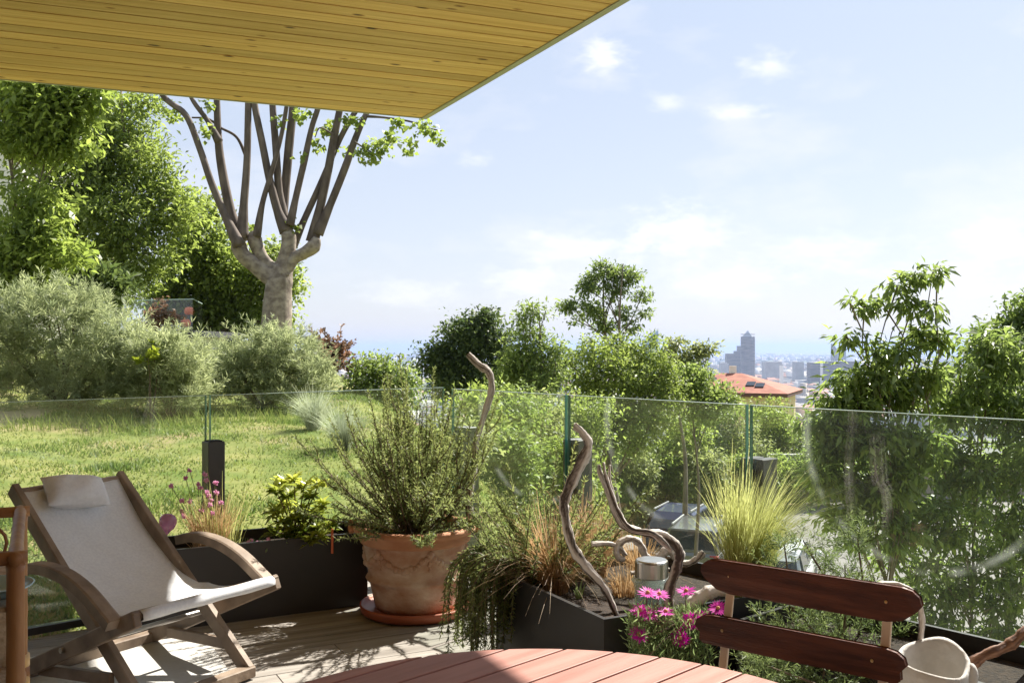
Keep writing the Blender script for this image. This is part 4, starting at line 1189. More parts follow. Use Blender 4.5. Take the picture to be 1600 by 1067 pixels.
pg = mat('grey_car_paint', (.13, .13, .13), rough=.3, metal=.5, coat=.6); pw = mat('white_car_paint', (.72, .73, .75), rough=.3, coat=.6)
pblue = mat('blue_car_paint', (.025, .035, .09), rough=.3, coat=.6)
car('dark grey estate car with roof rails parked below the terrace', pg, (5.9, 29.6), R(68))
car('white car parked beside the dark grey estate car', pw, (7.5, 27.0), R(68), suv=False, H=1.5)
car('dark blue car parked behind the dark grey estate car', pblue, (6.0, 33.2), R(64), suv=False, H=1.45)
car('white car parked by the road under the drooping-leaved trees', pw, (9.4, 16.4), R(160), suv=True, H=1.55)

# ------------------------------------------------------------------ the town on the plain
CZ = -120.0
M_far = [mat('far_pale_facade', (.55, .52, .48), (.66, .62, .57), .05, .9), mat('far_grey_facade', (.30, .31, .33), (.40, .41, .43), .05, .8), mat('far_beige_facade', (.52, .43, .34), (.60, .51, .42), .05, .9), mat('far_white_facade', (.74, .73, .72), rough=.9)]
M_froof = [mat('far_red_roof', (.38, .20, .14), (.46, .26, .19), .05, .9), mat('far_grey_roof', (.28, .28, .29), rough=.9)]
M_tower = mat('tower_facade', (.085, .078, .075), (.19, .17, .15), .25, .6, stretch=(.15, .15, 2.2), lo=.42, hi=.58)
M_towerglass = mat('tower_glass', (.14, .18, .22), (.18, .22, .27), .1, .2)
def farbox(px, ytop, wpx, Y, depth=30, name='office_block', label='', m_=None, roof=None, rot=0., group=None, kids=True):
    c = P(px, ytop, Y); w = wpx * Y / FPX
    o = thing(name, label, 'building', (c.x, Y, CZ), group)
    M = Matrix.Rotation(rot, 3, 'Z')
    MB().box((c.x, Y, (CZ + c.z) / 2), (w, depth, c.z - CZ), M).build('wall', m_, o)
    MB().box((c.x, Y, c.z + .8), (w * .96, depth * .96, 1.6), M).build('roof', roof or M_froof[1], o)
    return o
# pencil-shaped tower
tp = P(1168.5, 516, 3150); sh = P(1168.5, 526, 3150).z
rad = 11.0 * 3150 / FPX
o = thing('pointed_tower', 'tall brown-grey tower with a pyramid top standing over the town', 'tower', (tp.x, 3150, CZ))
MB().lathe([(rad, 0), (rad, sh - CZ - 7), (rad * .97, sh - CZ)], (tp.x, 3150, CZ), 16).build('shaft', M_tower, o)
q = rad * .70
MB().add([(tp.x - q * 1.25, 3150 - q * .5, sh), (tp.x + q * .5, 3150 - q * 1.25, sh), (tp.x + q * 1.25, 3150 + q * .5, sh), (tp.x - q * .5, 3150 + q * 1.25, sh), (tp.x, 3150, tp.z)], [(0, 1, 4), (1, 2, 4), (2, 3, 4), (3, 0, 4), (3, 2, 1, 0)]).build('pyramid_top', mat('pyramid_glass', (.35, .37, .4), rough=.25), o)
for k in range(14):
    MB().lathe([(rad + .05, 0), (rad + .5, .6), (rad + .5, 1.6), (rad + .05, 2.2)], (tp.x, 3150, CZ + 40 + k * 9.5), 16).build('floor_band', M_tower, o)
farbox(1155.5, 541, 7, 3400, 20, 'slab_tower', 'stepped dark tower tucked against the pointed tower', M_tower)
farbox(1150, 549, 6, 3350, 20, 'slab_tower', 'lower dark shoulder tower beside the pointed tower', M_tower)
farbox(1141, 553, 13, 3300, 30, 'office_block', 'broad dark office block next to the pointed tower', M_tower)
farbox(1131, 568, 12, 3000, 30, 'office_block', 'low dark office block below the pointed tower', M_far[1])
farbox(1206, 566, 26, 2900, 40, 'office_block', 'long grey office block on the sunny side of the pointed tower', M_far[1])
farbox(1247, 566, 13, 2950, 35, 'office_block', 'square grey office block between the two long blocks', M_far[1])
farbox(1272, 567, 17, 2700, 35, 'office_block', 'dark grey office block next to a white slab', M_tower)
farbox(1282, 566, 4, 2690, 20, 'office_block', 'narrow white slab between dark office blocks', M_far[3])
farbox(1310, 565, 52, 2750, 40, 'office_block', 'very long dark office block below the leaning tower pair', M_tower)
farbox(1221, 571, 4, 2500, 15, 'office_block', 'thin white tower block in the middle of the town', M_far[3])
farbox(1313, 545, 13, 4200, 40, 'slab_tower', 'broad grey tower beside the thin blade tower', M_towerglass)
o = thing('blade_tower', 'thin blade-shaped tower with a slanting top on the skyline', 'tower', (P(1303, 538, 4150).x, 4150, CZ))
c0, c1 = P(1300.5, 537, 4150), P(1305.5, 547, 4150)
MB().add([(c0.x, 4130, CZ), (c1.x, 4130, CZ), (c1.x, 4170, CZ), (c0.x, 4170, CZ), (c0.x, 4130, c0.z), (c1.x, 4130, c1.z), (c1.x, 4170, c1.z), (c0.x, 4170, c0.z)],
         [(3, 2, 1, 0), (4, 5, 6, 7), (0, 1, 5, 4), (1, 2, 6, 5), (2, 3, 7, 6), (3, 0, 4, 7)]).build('shaft', M_tower, o)
o = thing('glass_tower', 'pale blue glass tower with a slanted peak behind the robinia', 'tower', (P(1016, 520, 3000).x, 3000, CZ))
c0, c1 = P(1004, 533, 3000), P(1027, 516, 3000)
MB().add([(c0.x, 2980, CZ), (c1.x, 2980, CZ), (c1.x, 3025, CZ), (c0.x, 3025, CZ), (c0.x, 2980, c0.z), (c1.x, 2980, c1.z), (c1.x, 3025, c1.z), (c0.x, 3025, c0.z)],
         [(3, 2, 1, 0), (4, 5, 6, 7), (0, 1, 5, 4), (1, 2, 6, 5), (2, 3, 7, 6), (3, 0, 4, 7)]).build('shaft', mat('blue_glass_facade', (.16, .26, .36), rough=.15), o)
MB().box((c1.x + .8, 3000, (c1.z + CZ) / 2), (1.2, 30, c1.z - CZ + 8)).build('edge_fin', M_far[3], o)
# ordinary buildings: 240 singly, the rest of the plain as one mass
ref = {}
cnt = 0
for i in range(900):
    px = random.uniform(1096, 1345) if i % 6 else random.uniform(1345, 1600)
    Y = 1350 * math.exp(random.random() ** .8 * 1.15)
    if cnt >= 240:
        break
    cnt += 1
    hgt_, w_, d_ = random.choice((12, 15, 18, 18, 22, 26)) * random.uniform(.8, 1.2), random.uniform(14, 46), random.uniform(12, 22)
    x = (px - CX) * Y / FPX
    red = random.random() < .5
    mi = random.choice((0, 0, 2, 2, 3, 1))
    o = thing('town_house', 'small pale building with a red roof in the hazy town' if red else 'small pale flat-roofed building in the hazy town', 'building', (x, Y, CZ), 'red-roofed buildings of the town' if red else 'flat-roofed buildings of the town')
    o.rotation_euler.z = random.choice((.3, -.3, .35, 1.2)) + random.uniform(-.1, .1)
    key = (red, mi, cnt % 12)
    if key not in ref:
        w1 = MB().box((0, 0, .5), (1, 1, 1)).build('wall', M_far[mi])
        if red:
            r1_ = MB().add([(-.52, -.54, 1.001), (.52, -.54, 1.001), (.52, .54, 1.001), (-.52, .54, 1.001), (-.4, 0, 1.22), (.4, 0, 1.22)], [(0, 1, 5, 4), (1, 2, 5), (2, 3, 4, 5), (3, 0, 4), (3, 2, 1, 0)]).build('roof', M_froof[0])
        else:
            r1_ = MB().box((0, 0, 1.04), (.97, .97, .075)).build('roof', M_froof[1])
        ref[key] = (w1, r1_)
        kids = ref[key]
    else:
        kids = []
        for q in ref[key]:
            c = q.copy(); COL.objects.link(c); kids.append(c)
    for q in kids:
        q.parent = o; q.scale = (w_, d_, hgt_)
nb_ = 9000
px = rng.uniform(-300, 1900, nb_)
Yb = 1300 * np.exp(rng.random(nb_) * 2.5)
xb = (px - CX) * Yb / FPX
wb, db_, hb = rng.uniform(14, 55, nb_) * (Yb / 2600) ** .5, rng.uniform(12, 28, nb_), rng.choice([9, 12, 15, 18, 22, 30], nb_) * rng.uniform(.8, 1.25, nb_)
an = rng.choice([.3, -.3, 1.2, .35], nb_)
cb, sb = np.cos(an), np.sin(an)
corner = np.array([[-.5, -.5], [.5, -.5], [.5, .5], [-.5, .5]])
lx, ly = corner[None, :, 0] * wb[:, None], corner[None, :, 1] * db_[:, None]
wx, wy = xb[:, None] + lx * cb[:, None] - ly * sb[:, None], Yb[:, None] + lx * sb[:, None] + ly * cb[:, None]
z0, z1 = np.full((nb_, 4), CZ), np.repeat((CZ + hb)[:, None], 4, 1)
bv = np.concatenate([np.stack([wx, wy, z0], 2), np.stack([wx, wy, z1], 2)], 1).reshape(-1, 3)
fq = np.array([[4, 5, 6, 7], [0, 1, 5, 4], [1, 2, 6, 5], [2, 3, 7, 6], [3, 0, 4, 7]])
m, N_, L_, b_ = new_mat('far_town')
at = N_.new('ShaderNodeAttribute'); at.attribute_name = 'tint'
r = N_.new('ShaderNodeValToRGB'); r.color_ramp.interpolation = 'CONSTANT'
r.color_ramp.elements[0].color = (.34, .33, .32, 1); r.color_ramp.elements[1].position = .8; r.color_ramp.elements[1].color = (.68, .66, .63, 1)
for p_, c_ in ((.25, (.50, .44, .37, 1)), (.5, (.42, .25, .19, 1)), (.65, (.20, .23, .15, 1))):
    e = r.color_ramp.elements.new(p_); e.color = c_
L_.new(at.outputs['Fac'], r.inputs[0]); L_.new(r.outputs[0], b_.inputs['Base Color']); b_.inputs['Roughness'].default_value = .9
tag(np_mesh('far_town', m, bv, (np.arange(nb_)[:, None, None] * 8 + fq[None]).reshape(-1, 4), np.repeat(rng.random(nb_), 8)), 'hazy mass of roofs and blocks of the far town on the plain', 'town', kind='stuff')
# far ridge beyond the plain
rx = np.linspace(-26000, 26000, 90)
rh = CZ + 150 + 60 * np.sin(rx / 5200 + 2) + 40 * np.sin(rx / 2100) - 90 * smooth01((rx + 3000) / 9000)
rv = np.concatenate([np.stack([rx, 0 * rx + 33000, 0 * rx + CZ - 5], 1), np.stack([rx, 0 * rx + 36000, rh], 1), np.stack([rx, 0 * rx + 40000, 0 * rx + CZ - 5], 1)])
kk = np.arange(89)
tag(np_mesh('hills', M_ground, rv, np.concatenate([np.stack([kk, kk + 1, kk + 91, kk + 90], 1), np.stack([kk + 90, kk + 91, kk + 181, kk + 180], 1)]), smooth=True), kind='structure')

# ------------------------------------------------------------------ air
m = bpy.data.materials.new('haze'); m.use_nodes = True
m.node_tree.nodes.clear()
vo_ = m.node_tree.nodes.new('ShaderNodeVolumePrincipled'); out_ = m.node_tree.nodes.new('ShaderNodeOutputMaterial')
vo_.inputs['Color'].default_value = (.36, .46, .70, 1)
vo_.inputs['Density'].default_value = 1.0e-4
vo_.inputs['Anisotropy'].default_value = .25
m.node_tree.links.new(vo_.outputs[0], out_.inputs['Volume'])
tag(MB().box((0, 20000, -20), (100000, 60000, 230)).build('haze', m), 'pale blue summer haze over the town', 'haze', kind='stuff')

# ------------------------------------------------------------------ lounge chair
cf = Vector((math.sin(2.159), math.cos(2.159), 0)); cr = Vector((cf.y, -cf.x, 0))
c0 = Vector((-1.236, 3.795, 0))
chair = thing('lounge_chair', 'reclining teak lounge chair with pale canvas sling on the deck', 'chair', tuple(c0))
def cp(s, side, h):
    return c0 + cf * s + cr * side + Vector((0, 0, h))
HA, HB = .25, .334
Tp, Bp, Rp = (-.882, .765), (.058, .411), (-.766, .0)
up_ = (0, 0, 1)
for sg in (-1, 1):
    MB().beam(cp(Tp[0] - .02, sg * HA, Tp[1] + .017), cp(0.0, sg * HA, .03), .032, .062, bev=.004).build('back_rail', M_teak, chair)
    MB().beam(cp(Bp[0] + .02, sg * HB, Bp[1] - .012), cp(Rp[0], sg * HB, .03), .032, .062, bev=.004).build('seat_rail', M_teak, chair)
    MB().beam(cp(-.60, sg * (HB - .03), .085), cp(-.17, sg * (HA + .02), .115), .026, .045, bev=.003).build('strut', M_teak, chair)
    ap = [(-.60, .495), (-.52, .515), (-.42, .520), (-.30, .505), (-.18, .465), (-.07, .405), (-.01, .37)]
    pth = catmull([cp(s, sg * (HB + .034), h) for s, h in ap], 5)
    mb = MB()
    prev = None
    vs, fs = [], []
    for i, p in enumerate(pth):
        t = (pth[min(i + 1, len(pth) - 1)] - pth[max(i - 1, 0)]).normalized()
        nrm = cr.cross(t).normalized()
        if nrm.z < 0: nrm = -nrm
        for a_, b_2 in ((-.030, -.020), (.030, -.020), (.030, .018), (.022, .022), (-.022, .022), (-.030, .018)):
            vs.append(p + cr * a_ + nrm * b_2)
    for i in range(len(pth) - 1):
        for k in range(6):
            fs.append((i * 6 + k, i * 6 + (k + 1) % 6, i * 6 + 6 + (k + 1) % 6, i * 6 + 6 + k))
    fs += [tuple(range(5, -1, -1)), tuple(range((len(pth) - 1) * 6, len(pth) * 6))]
    mb.add(vs, fs).build('armrest', M_teak, chair)
for nm, s, h, hw_ in (('top_bar', Tp[0], Tp[1], HA), ('front_bar', Bp[0], Bp[1] - .005, HB + .014), ('foot_bar', .0, .032, HA + .016), ('rear_foot_bar', Rp[0], .032, HB + .016)):
    a_, b_2 = cp(s, -hw_, h), cp(s, hw_, h)
    MB().beam(a_, b_2, .055 if 'foot' in nm else .03, .045 if 'foot' in nm else .03, bev=.004).build(nm, M_teak, chair)
MB().tube([cp(-.36, -HB - .03, .215), cp(-.36, HB + .03, .215)], .011, 10).build('pivot_rod', M_steel, chair)
# canvas: bezier in the side view, swept across, with a slight sag in the middle and wrapped ends
def bez(t):
    p = [(Tp[0], Tp[1] + .018), (-.50, .345), (-.26, .285), (Bp[0] + .012, Bp[1] + .016)]
    u = 1 - t
    return tuple(u ** 3 * p[0][k] + 3 * u * u * t * p[1][k] + 3 * u * t * t * p[2][k] + t ** 3 * p[3][k] for k in (0, 1))
vs, fs = [], []
NU, NV = 40, 14
prof = [bez(i / NU) for i in range(NU + 1)] + [(Bp[0] + .030, Bp[1] + .004), (Bp[0] + .032, Bp[1] - .018), (Bp[0] + .012, Bp[1] - .030)]
for i, (s, h) in enumerate(prof):
    tt = min(1, i / NU)
    hw_ = (HA - .018) * (1 - tt) + (HB - .05) * tt if tt < .7 else np.interp(tt, [.7, 1], [(HA - .018) * .3 + (HB - .05) * .7, HB - .02])
    hw_ = min(hw_, HA - .02) if tt < .62 else hw_
    for j in range(NV + 1):
        v = j / NV * 2 - 1
        sag = .022 * (1 - v * v) * math.sin(math.pi * tt) + .002 * math.sin(v * 9 + i * .6)
        vs.append(cp(s - sag * .5, v * hw_, h - sag))
for i in range(len(prof) - 1):
    for j in range(NV):
        k = i * (NV + 1) + j
        fs.append((k, k + 1, k + NV + 2, k + NV + 1))
cv = MB().add(vs, fs).build('sling', M_fabric, chair, smooth=True)
md = cv.modifiers.new('thick', 'SOLIDIFY'); md.thickness = .003
# pillow
ax_u = cr * -1
t_dir = (cp(*[bez(.22)[0], 0, bez(.22)[1]]) - cp(bez(.05)[0], 0, bez(.05)[1])).normalized()
n_dir = ax_u.cross(t_dir).normalized()
if n_dir.z < 0: n_dir = -n_dir
pc = cp(bez(.055)[0], .035, bez(.055)[1]) + n_dir * .052
rot_ = Matrix.Rotation(R(-9), 3, n_dir)
vs, fs = [], []
G = 18
for sd2 in (1, -1):
    for i in range(G + 1):
        for j in range(G + 1):
            u, v = i / G * 2 - 1, j / G * 2 - 1
            pinch = 1 - .11 * (u * u + v * v - u * u * v * v * 1.6)
            th_ = .062 * ((1 - abs(u) ** 2.6) * (1 - abs(v) ** 2.6)) ** .5 + .004 * math.sin(6 * u + 3 * v) * (1 - u * u) * (1 - v * v)
            q = (ax_u * (u * .145 * pinch) + t_dir * (v * .082 * pinch))
            vs.append(pc + rot_ @ q + n_dir * (sd2 * th_))
for s2 in range(2):
    b0 = s2 * (G + 1) ** 2
    for i in range(G):
        for j in range(G):
            k = b0 + i * (G + 1) + j
            f = (k, k + 1, k + G + 2, k + G + 1)
            fs.append(f if s2 == 0 else f[::-1])
tag(MB().add(vs, fs).build('pillow', M_pillow, base=tuple(pc - n_dir * .05), smooth=True), 'small pale rectangular pillow resting on the canvas sling', 'pillow')

# ------------------------------------------------------------------ terracotta pot
pc = Vector((-.505, 5.02, 0))
pot = thing('terracotta_pot', 'large weathered terracotta pot with garland relief and thick rim', 'pot', (pc.x, pc.y, .03))
prof = [(.001, .035), (.205, .035), (.212, .055), (.226, .12), (.236, .165), (.238, .175), (.250, .18), (.258, .192), (.250, .205), (.243, .212), (.254, .28), (.268, .36), (.272, .375)]
MB().lathe(prof, pc, 56).build('body', M_terra, pot, smooth=True)
MB().lathe([(.271, .372), (.286, .378), (.292, .395), (.288, .412), (.300, .425), (.318, .432), (.322, .445), (.314, .458), (.292, .460), (.276, .452), (.268, .42), (.262, .40), (.001, .40)], pc, 56).build('rim', M_terrarim, pot, smooth=True)
MB().lathe([(.001, .408), (.10, .418), (.262, .408)], pc, 24).build('soil', M_soil, pot)
def pot_pt(a, z, off=.0):
    r = np.interp(z, [p[1] for p in prof[1:]], [p[0] for p in prof[1:]]) + off
    return Vector((pc.x + r * math.cos(a), pc.y + r * math.sin(a), z))
for k in range(6):
    a0 = R(-128 + k * 60)
    mb = MB()
    for i in range(15):
        t = i / 14
        a = a0 + R(60) * t
        z = .345 - .075 * math.sin(math.pi * t)
        mb.ball(pot_pt(a, z + random.uniform(-.006, .006)), random.uniform(.012, .021), 7, 5)
    for i in range(7):
        mb.ball(pot_pt(a0 + random.uniform(-.02, .02), .352 - i * .014), .013 - .0007 * i, 7, 5)
    mb.build('garland', M_terra, pot, smooth=True)
for a in (R(180), R(0)):
    mb = MB()
    for i in range(9):
        mb.ball((pc.x + .325 * math.cos(a) + random.uniform(-.02, .02), pc.y + random.uniform(-.03, .03), .45 + random.uniform(-.02, .025)), random.uniform(.014, .022), 8, 6)
    mb.build('lug', M_terrarim, pot, smooth=True)
tag(MB().lathe([(.001, .004), (.262, .004), (.282, .018), (.290, .045), (.288, .054), (.280, .056), (.274, .046), (.262, .033), (.001, .030)], pc, 48).build('saucer', M_saucer, base=(pc.x, pc.y, 0), smooth=True), 'wide red saucer under the terracotta pot', 'saucer')

# ------------------------------------------------------------------ rosemary
def sprigs(name, label, base, paths, cat='rosemary', nl=.030, nw=.0052, per_m=330, lm=None, tint0=.5, stem_r=.003, bare=.12):
    o = thing(name, label, cat, base)
    fol = Fol(); mb = MB()
    for pth in paths:
        pts = np.array([tuple(p) for p in pth])
        sg = np.linalg.norm(np.diff(pts, axis=0), axis=1); cu = np.concatenate([[0], np.cumsum(sg)])
        L = cu[-1]
        n = max(6, int(L * per_m))
        t = (bare + (1 - bare) * rng.random(n)) * L
        pos = np.stack([np.interp(t, cu, pts[:, k]) for k in range(3)], 1)
        ahead = np.stack([np.interp(np.minimum(t + .02, L), cu, pts[:, k]) for k in range(3)], 1) - np.stack([np.interp(np.maximum(t - .02, 0), cu, pts[:, k]) for k in range(3)], 1)
        d = unit(unit(ahead) * .8 + rand_dir(n) * .8)
        ct = tint0 + random.gauss(0, .16)
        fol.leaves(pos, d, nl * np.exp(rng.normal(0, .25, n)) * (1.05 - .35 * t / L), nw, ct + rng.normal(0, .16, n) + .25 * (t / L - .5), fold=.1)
        mb.tube(pth, lerp_list([stem_r * 1.4, stem_r, stem_r * .4], len(pth)), 4, caps=False)
    mb.build('stems', M_twig, o)
    fol.build('needles', lm or L_rose, o)
    return o
paths = []
for i in range(100):
    a = random.uniform(0, 2 * math.pi); tilt = abs(random.gauss(.0, .88))
    L = random.uniform(.45, .92) * (1 - .18 * min(tilt, 1.2))
    rt_ = pc + Vector((math.cos(a), math.sin(a), 0)) * random.uniform(0, .10) + Vector((0, 0, .415))
    d = Vector((math.cos(a) * math.sin(tilt), math.sin(a) * math.sin(tilt), math.cos(tilt)))
    e = rt_ + d * L + Vector((0, 0, .06 - .10 * tilt))
    e.z = max(e.z, .50)
    md_ = rt_.lerp(e, .5) + Vector((math.cos(a), math.sin(a), 0)) * random.uniform(-.01, .07)
    pth = catmull([rt_, md_, e], 5)
    paths.append(pth)
    for s in range(random.choice((1, 2, 3))):     # side shoots
        k = random.randrange(3, 8); b0 = pth[k]
        a2 = random.uniform(0, 6.28); l2 = random.uniform(.08, .22)
        paths.append(catmull([b0, b0 + d * l2 * .5 + Vector((math.cos(a2), math.sin(a2), .2)) * l2 * .3, b0 + d * l2 * .9 + Vector((math.cos(a2), math.sin(a2), .5)) * l2 * .35], 3))
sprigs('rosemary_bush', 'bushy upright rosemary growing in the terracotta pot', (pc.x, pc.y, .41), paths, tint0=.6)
paths = []
rb = A2 + U * .16 - V * .12
for i in range(190):
    a = random.uniform(0, 6.28); L = random.uniform(.3, .62)
    rt_ = Vector((rb.x, rb.y, .33)) + U * random.uniform(-.1, .14) + V * random.uniform(-.08, .12)
    d = Vector((math.cos(a), math.sin(a), 0))
    kind = i % 10
    if kind < 5:     # falls over the box edge
        w_ = -U * random.uniform(.16, .30) + V * random.uniform(-.06, .22)
        if w_.length < .1: continue
        e = rt_ + w_ + Vector((0, 0, .06 - random.uniform(.0, .10)))
        e.z = max(e.z, .40)
        tip = e + w_ * random.uniform(.02, .16) + Vector((0, 0, -random.uniform(.12, .38)))
        tip.z = max(tip.z, .03)
        paths.append(catmull([rt_, rt_.lerp(e, .55) + Vector((0, 0, .11)), e, tip], 5))
    else:
        e = rt_ + d * L * .62 + Vector((0, 0, L * random.uniform(.35, .9)))
        paths.append(catmull([rt_, rt_.lerp(e, .5) + Vector((0, 0, -.02)), e], 5))
for tx, ty, tz in ((900, 690, 3.9), (870, 705, 4.2), (895, 730, 4.0), (845, 735, 4.3), (915, 745, 3.9), (825, 760, 4.35)):
    e = P(tx, ty, tz + .1); rt_ = Vector((rb.x, rb.y, .33))
    paths.append(catmull([rt_, rt_.lerp(e, .5) + Vector((0, 0, -.05)), e], 6))
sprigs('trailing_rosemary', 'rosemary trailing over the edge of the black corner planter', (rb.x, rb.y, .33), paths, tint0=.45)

# ------------------------------------------------------------------ driftwood
def drift(label, chains, Y, base, m_=None, name='driftwood'):
    o = thing(name, label, 'driftwood', base)
    for c in chains:
        pts, rad = c[0], c[1]
        yo = c[2] if len(c) > 2 else [0] * len(pts)
        path = catmull([P(p[0], p[1], Y + q) for p, q in zip(pts, yo)], 9)
        rr = [.73 * r * Y / FPX for r in lerp_list(rad, len(path))]
        rr = [r * (1 + .10 * math.sin(i * .9 + r * 900) + .05 * math.sin(i * 2.3)) for i, r in enumerate(rr)]
        nk = 26
        mb = MB().tube(path, [1.0] * len(path), nk)
        g = rng.random(nk); g = .5 * g + .25 * (np.roll(g, 1) + np.roll(g, -1)) ; g2 = rng.random(nk)
        V0 = np.array(mb.v); C0 = np.repeat(np.array([tuple(p) for p in path]), nk, 0)
        rows = np.repeat(np.arange(len(path)), nk); ks = np.tile(np.arange(nk), len(path))
        tw_ = rows * .22
        gi = lambda a, x: a[np.floor(x).astype(int) % nk] * (1 - x % 1) + a[(np.floor(x).astype(int) + 1) % nk] * (x % 1)
        str_ = gi(g, ks + tw_) * .75 + gi(g2, ks * 1.0 + tw_ * .6 + 7) * .25
        lob = np.cos(2 * (ks + tw_) * 2 * np.pi / nk + 1) * .10
        kn = .16 * np.maximum(0, np.sin(rows * .37 + ks * .5)) ** 12
        R_ = np.repeat(np.array(rr), nk) * (.86 + .38 * (str_ - .35) + lob + kn)
        mb.v = [tuple(v) for v in C0 + (V0 - C0) * R_[:, None]]
        ob = mb.build('limb', m_ or M_drift, o, smooth=True)
        at = ob.data.attributes.new('tint', 'FLOAT', 'POINT')
        at.data.foreach_set('value', np.clip(1.7 * (str_ - .22) + rng.normal(0, .07, len(str_)), 0, 1).astype(np.float32))
    return o
drift('slender upright driftwood stick rising behind the potted rosemary', [([(735, 830), (733, 775), (740, 735), (744, 690), (756, 650), (768, 610), (764, 582), (748, 570), (731, 553)], [8, 7, 8, 8, 7.5, 8, 7.5, 8, 5.5])], 5.1, tuple(Vector((P(735, 830, 5.1).x, 5.1, .1))))
drift('tall S-curved driftwood standing in the corner planter', [([(964, 962), (945, 920), (912, 880), (893, 850), (882, 800), (884, 775), (902, 735), (918, 700), (915, 682), (898, 662)], [6, 8, 12, 11.5, 11, 11.5, 12, 10, 9, 5]), ([(917, 690), (908, 676), (896, 668)], [6, 5, 3])], 3.72, tuple(PG(964, 962, .33)))
drift('twisted driftwood rope with frayed end bending over the glass jar', [([(1048, 968), (1045, 925), (1058, 885), (1060, 860), (1040, 838), (1005, 832), (975, 820), (960, 795), (950, 765), (938, 740), (936, 726)], [9, 11, 11, 11.5, 11, 9, 9, 9, 8, 6, 4]),
      ([(1050, 860), (1020, 834), (985, 826), (966, 800), (955, 770), (946, 742), (943, 722)], [6, 6, 6, 6, 5.5, 4, 3], [-.03] * 7), ([(985, 828), (966, 808), (958, 775), (952, 748), (953, 726)], [4, 5, 5, 4, 3], [.02] * 5)], 3.62, tuple(PG(1048, 968, .33)))
drift('curled driftwood loop behind the glass jar', [([(924, 850), (950, 849), (968, 856), (977, 868)], [6, 6, 6, 5]), ([(976, 874), (968, 872), (963, 862), (968, 848), (985, 841), (1000, 850), (1008, 868), (1022, 878), (1034, 866), (1045, 858), (1056, 872), (1072, 880), (1090, 872), (1100, 862)], [5, 6, 7, 8, 8.5, 8, 8, 8, 9, 9, 8, 7, 8, 7])], 3.95, tuple(Vector((P(1000, 860, 3.95).x, 3.95, .33))))
drift('pale driftwood root lying behind the pink flowers', [([(1062, 965), (1085, 940), (1110, 925), (1140, 918), (1165, 905)], [8, 13, 15, 14, 10]), ([(985, 895), (1003, 892), (1025, 884), (1045, 890)], [5, 6, 7, 5], [.3] * 4)], 3.7, tuple(PG(1062, 965, .35)))
drift('pale arched driftwood behind the back of the folding chair', [([(1437, 1010), (1440, 965), (1430, 930), (1405, 914), (1375, 912), (1350, 925), (1335, 960)], [6, 6, 6, 6, 6, 6, 5])], 2.75, tuple(Vector((P(1437, 1010, 2.75).x, 2.75, .34))))
drift('dark brown driftwood branch leaning out behind the stone vase', [([(1500, 1075), (1512, 1045), (1535, 1025), (1575, 1008), (1605, 985), (1650, 960)], [10, 12, 11, 11, 12, 10])], 2.75, tuple(Vector((P(1500, 1075, 2.75).x, 2.75, .34))), M_darkdrift)

# ------------------------------------------------------------------ glass jar with steel lid
jc = PG(1018, 955, .345); jz = .345
jar = thing('glass_jar', 'clear glass jar with a brushed steel lid in the corner planter', 'jar', (jc.x, jc.y, jz))
MB().lathe([(.001, .004), (.062, .004), (.066, .012), (.067, .10), (.074, .115), (.080, .125), (.072, .135), (.064, .14), (.061, .135), (.064, .115), (.062, .10), (.061, .014), (.001, .010)], (jc.x, jc.y, jz), 32).build('glass', M_jar, jar, smooth=True)
MB().lathe([(.001, .205), (.058, .205), (.063, .201), (.065, .195), (.065, .136), (.060, .134)], (jc.x, jc.y, jz), 32).build('lid', M_steel, jar)
MB().lathe([(.067, .002), (.069, .006), (.067, .010)], (jc.x, jc.y, jz), 32).build('base_ring', M_jar, jar)

# ------------------------------------------------------------------ grasses and flowers in the planters
def soil_at(px, py, h=.33):
    q = PG(px, py, h); return (q.x, q.y, h)
gp = gE + off_ * .16 - dR * .18
blades('feather_grass', 'tall yellow-green feather grass leaning in front of the glass', 'ornamental grass', (gp.x, gp.y, .33), 1700, .43, .33, L_hair, w=.0012, droop=1.2, lean=(.16, 0), r0=.06, seg=7)
for px, py, n_, H_, lab in ((868, 925, 620, .30, 'arching dry tan sedge tuft in the corner planter'), (930, 900, 620, .27, 'golden dry grass tuft beside the S-curved driftwood'), (1000, 905, 220, .2, 'thin dry grass tuft around the glass jar'), (905, 880, 380, .3, 'pale arching dry grass tuft behind the S-curved driftwood'), (975, 930, 200, .13, 'short dry grass tuft at the sharp corner of the planter'), (835, 900, 300, .26, 'dry grass tuft next to the trailing rosemary')):
    b_ = soil_at(px, py)
    blades('dry_grass', lab, 'ornamental grass', b_, n_, H_, .85 if px < 900 else .6, L_tan, w=.0016, droop=1.4, r0=.05, seg=7)
b_ = soil_at(905, 935)
blades('seedling', 'small green seedling on the soil of the corner planter', 'seedling', b_, 9, .07, .4, L_ice, w=.006, r0=.01)
# ice plant with magenta daisies
M_petal = leaf_mat('magenta_petal', (.62, .02, .40), (.80, .04, .58), tw=.4)
M_disc = mat('flower_disc', (.55, .30, .12), rough=.8)
ic = PG(1045, 1000, .30)
ic = Vector((C2.x + .30, C2.y + .09, .33))
ice = thing('ice_plant', 'fleshy green plant with magenta daisy flowers spilling over the planter edge', 'flower', tuple(ic))
fol = Fol(); n = 3000
pxs = rng.uniform(985, 1110, n); pys = 955 + rng.random(n) * 85
Yd = 3.46 + .20 * (pxs - 985) / 125 + rng.normal(0, .05, n)
pos = np.stack([(pxs - CX) * Yd / FPX, Yd, CH - (pys - EYE) * Yd / FPX], 1)
pos += rng.normal(0, .012, pos.shape)
fol.leaves(pos, unit(rand_dir(n) * .7 + np.array([0, -.2, .8])), .035 * np.exp(rng.normal(0, .2, n)), .0055, .45 + rng.normal(0, .25, n), fold=.5)
fol.build('foliage', L_ice, ice)
mb = MB()
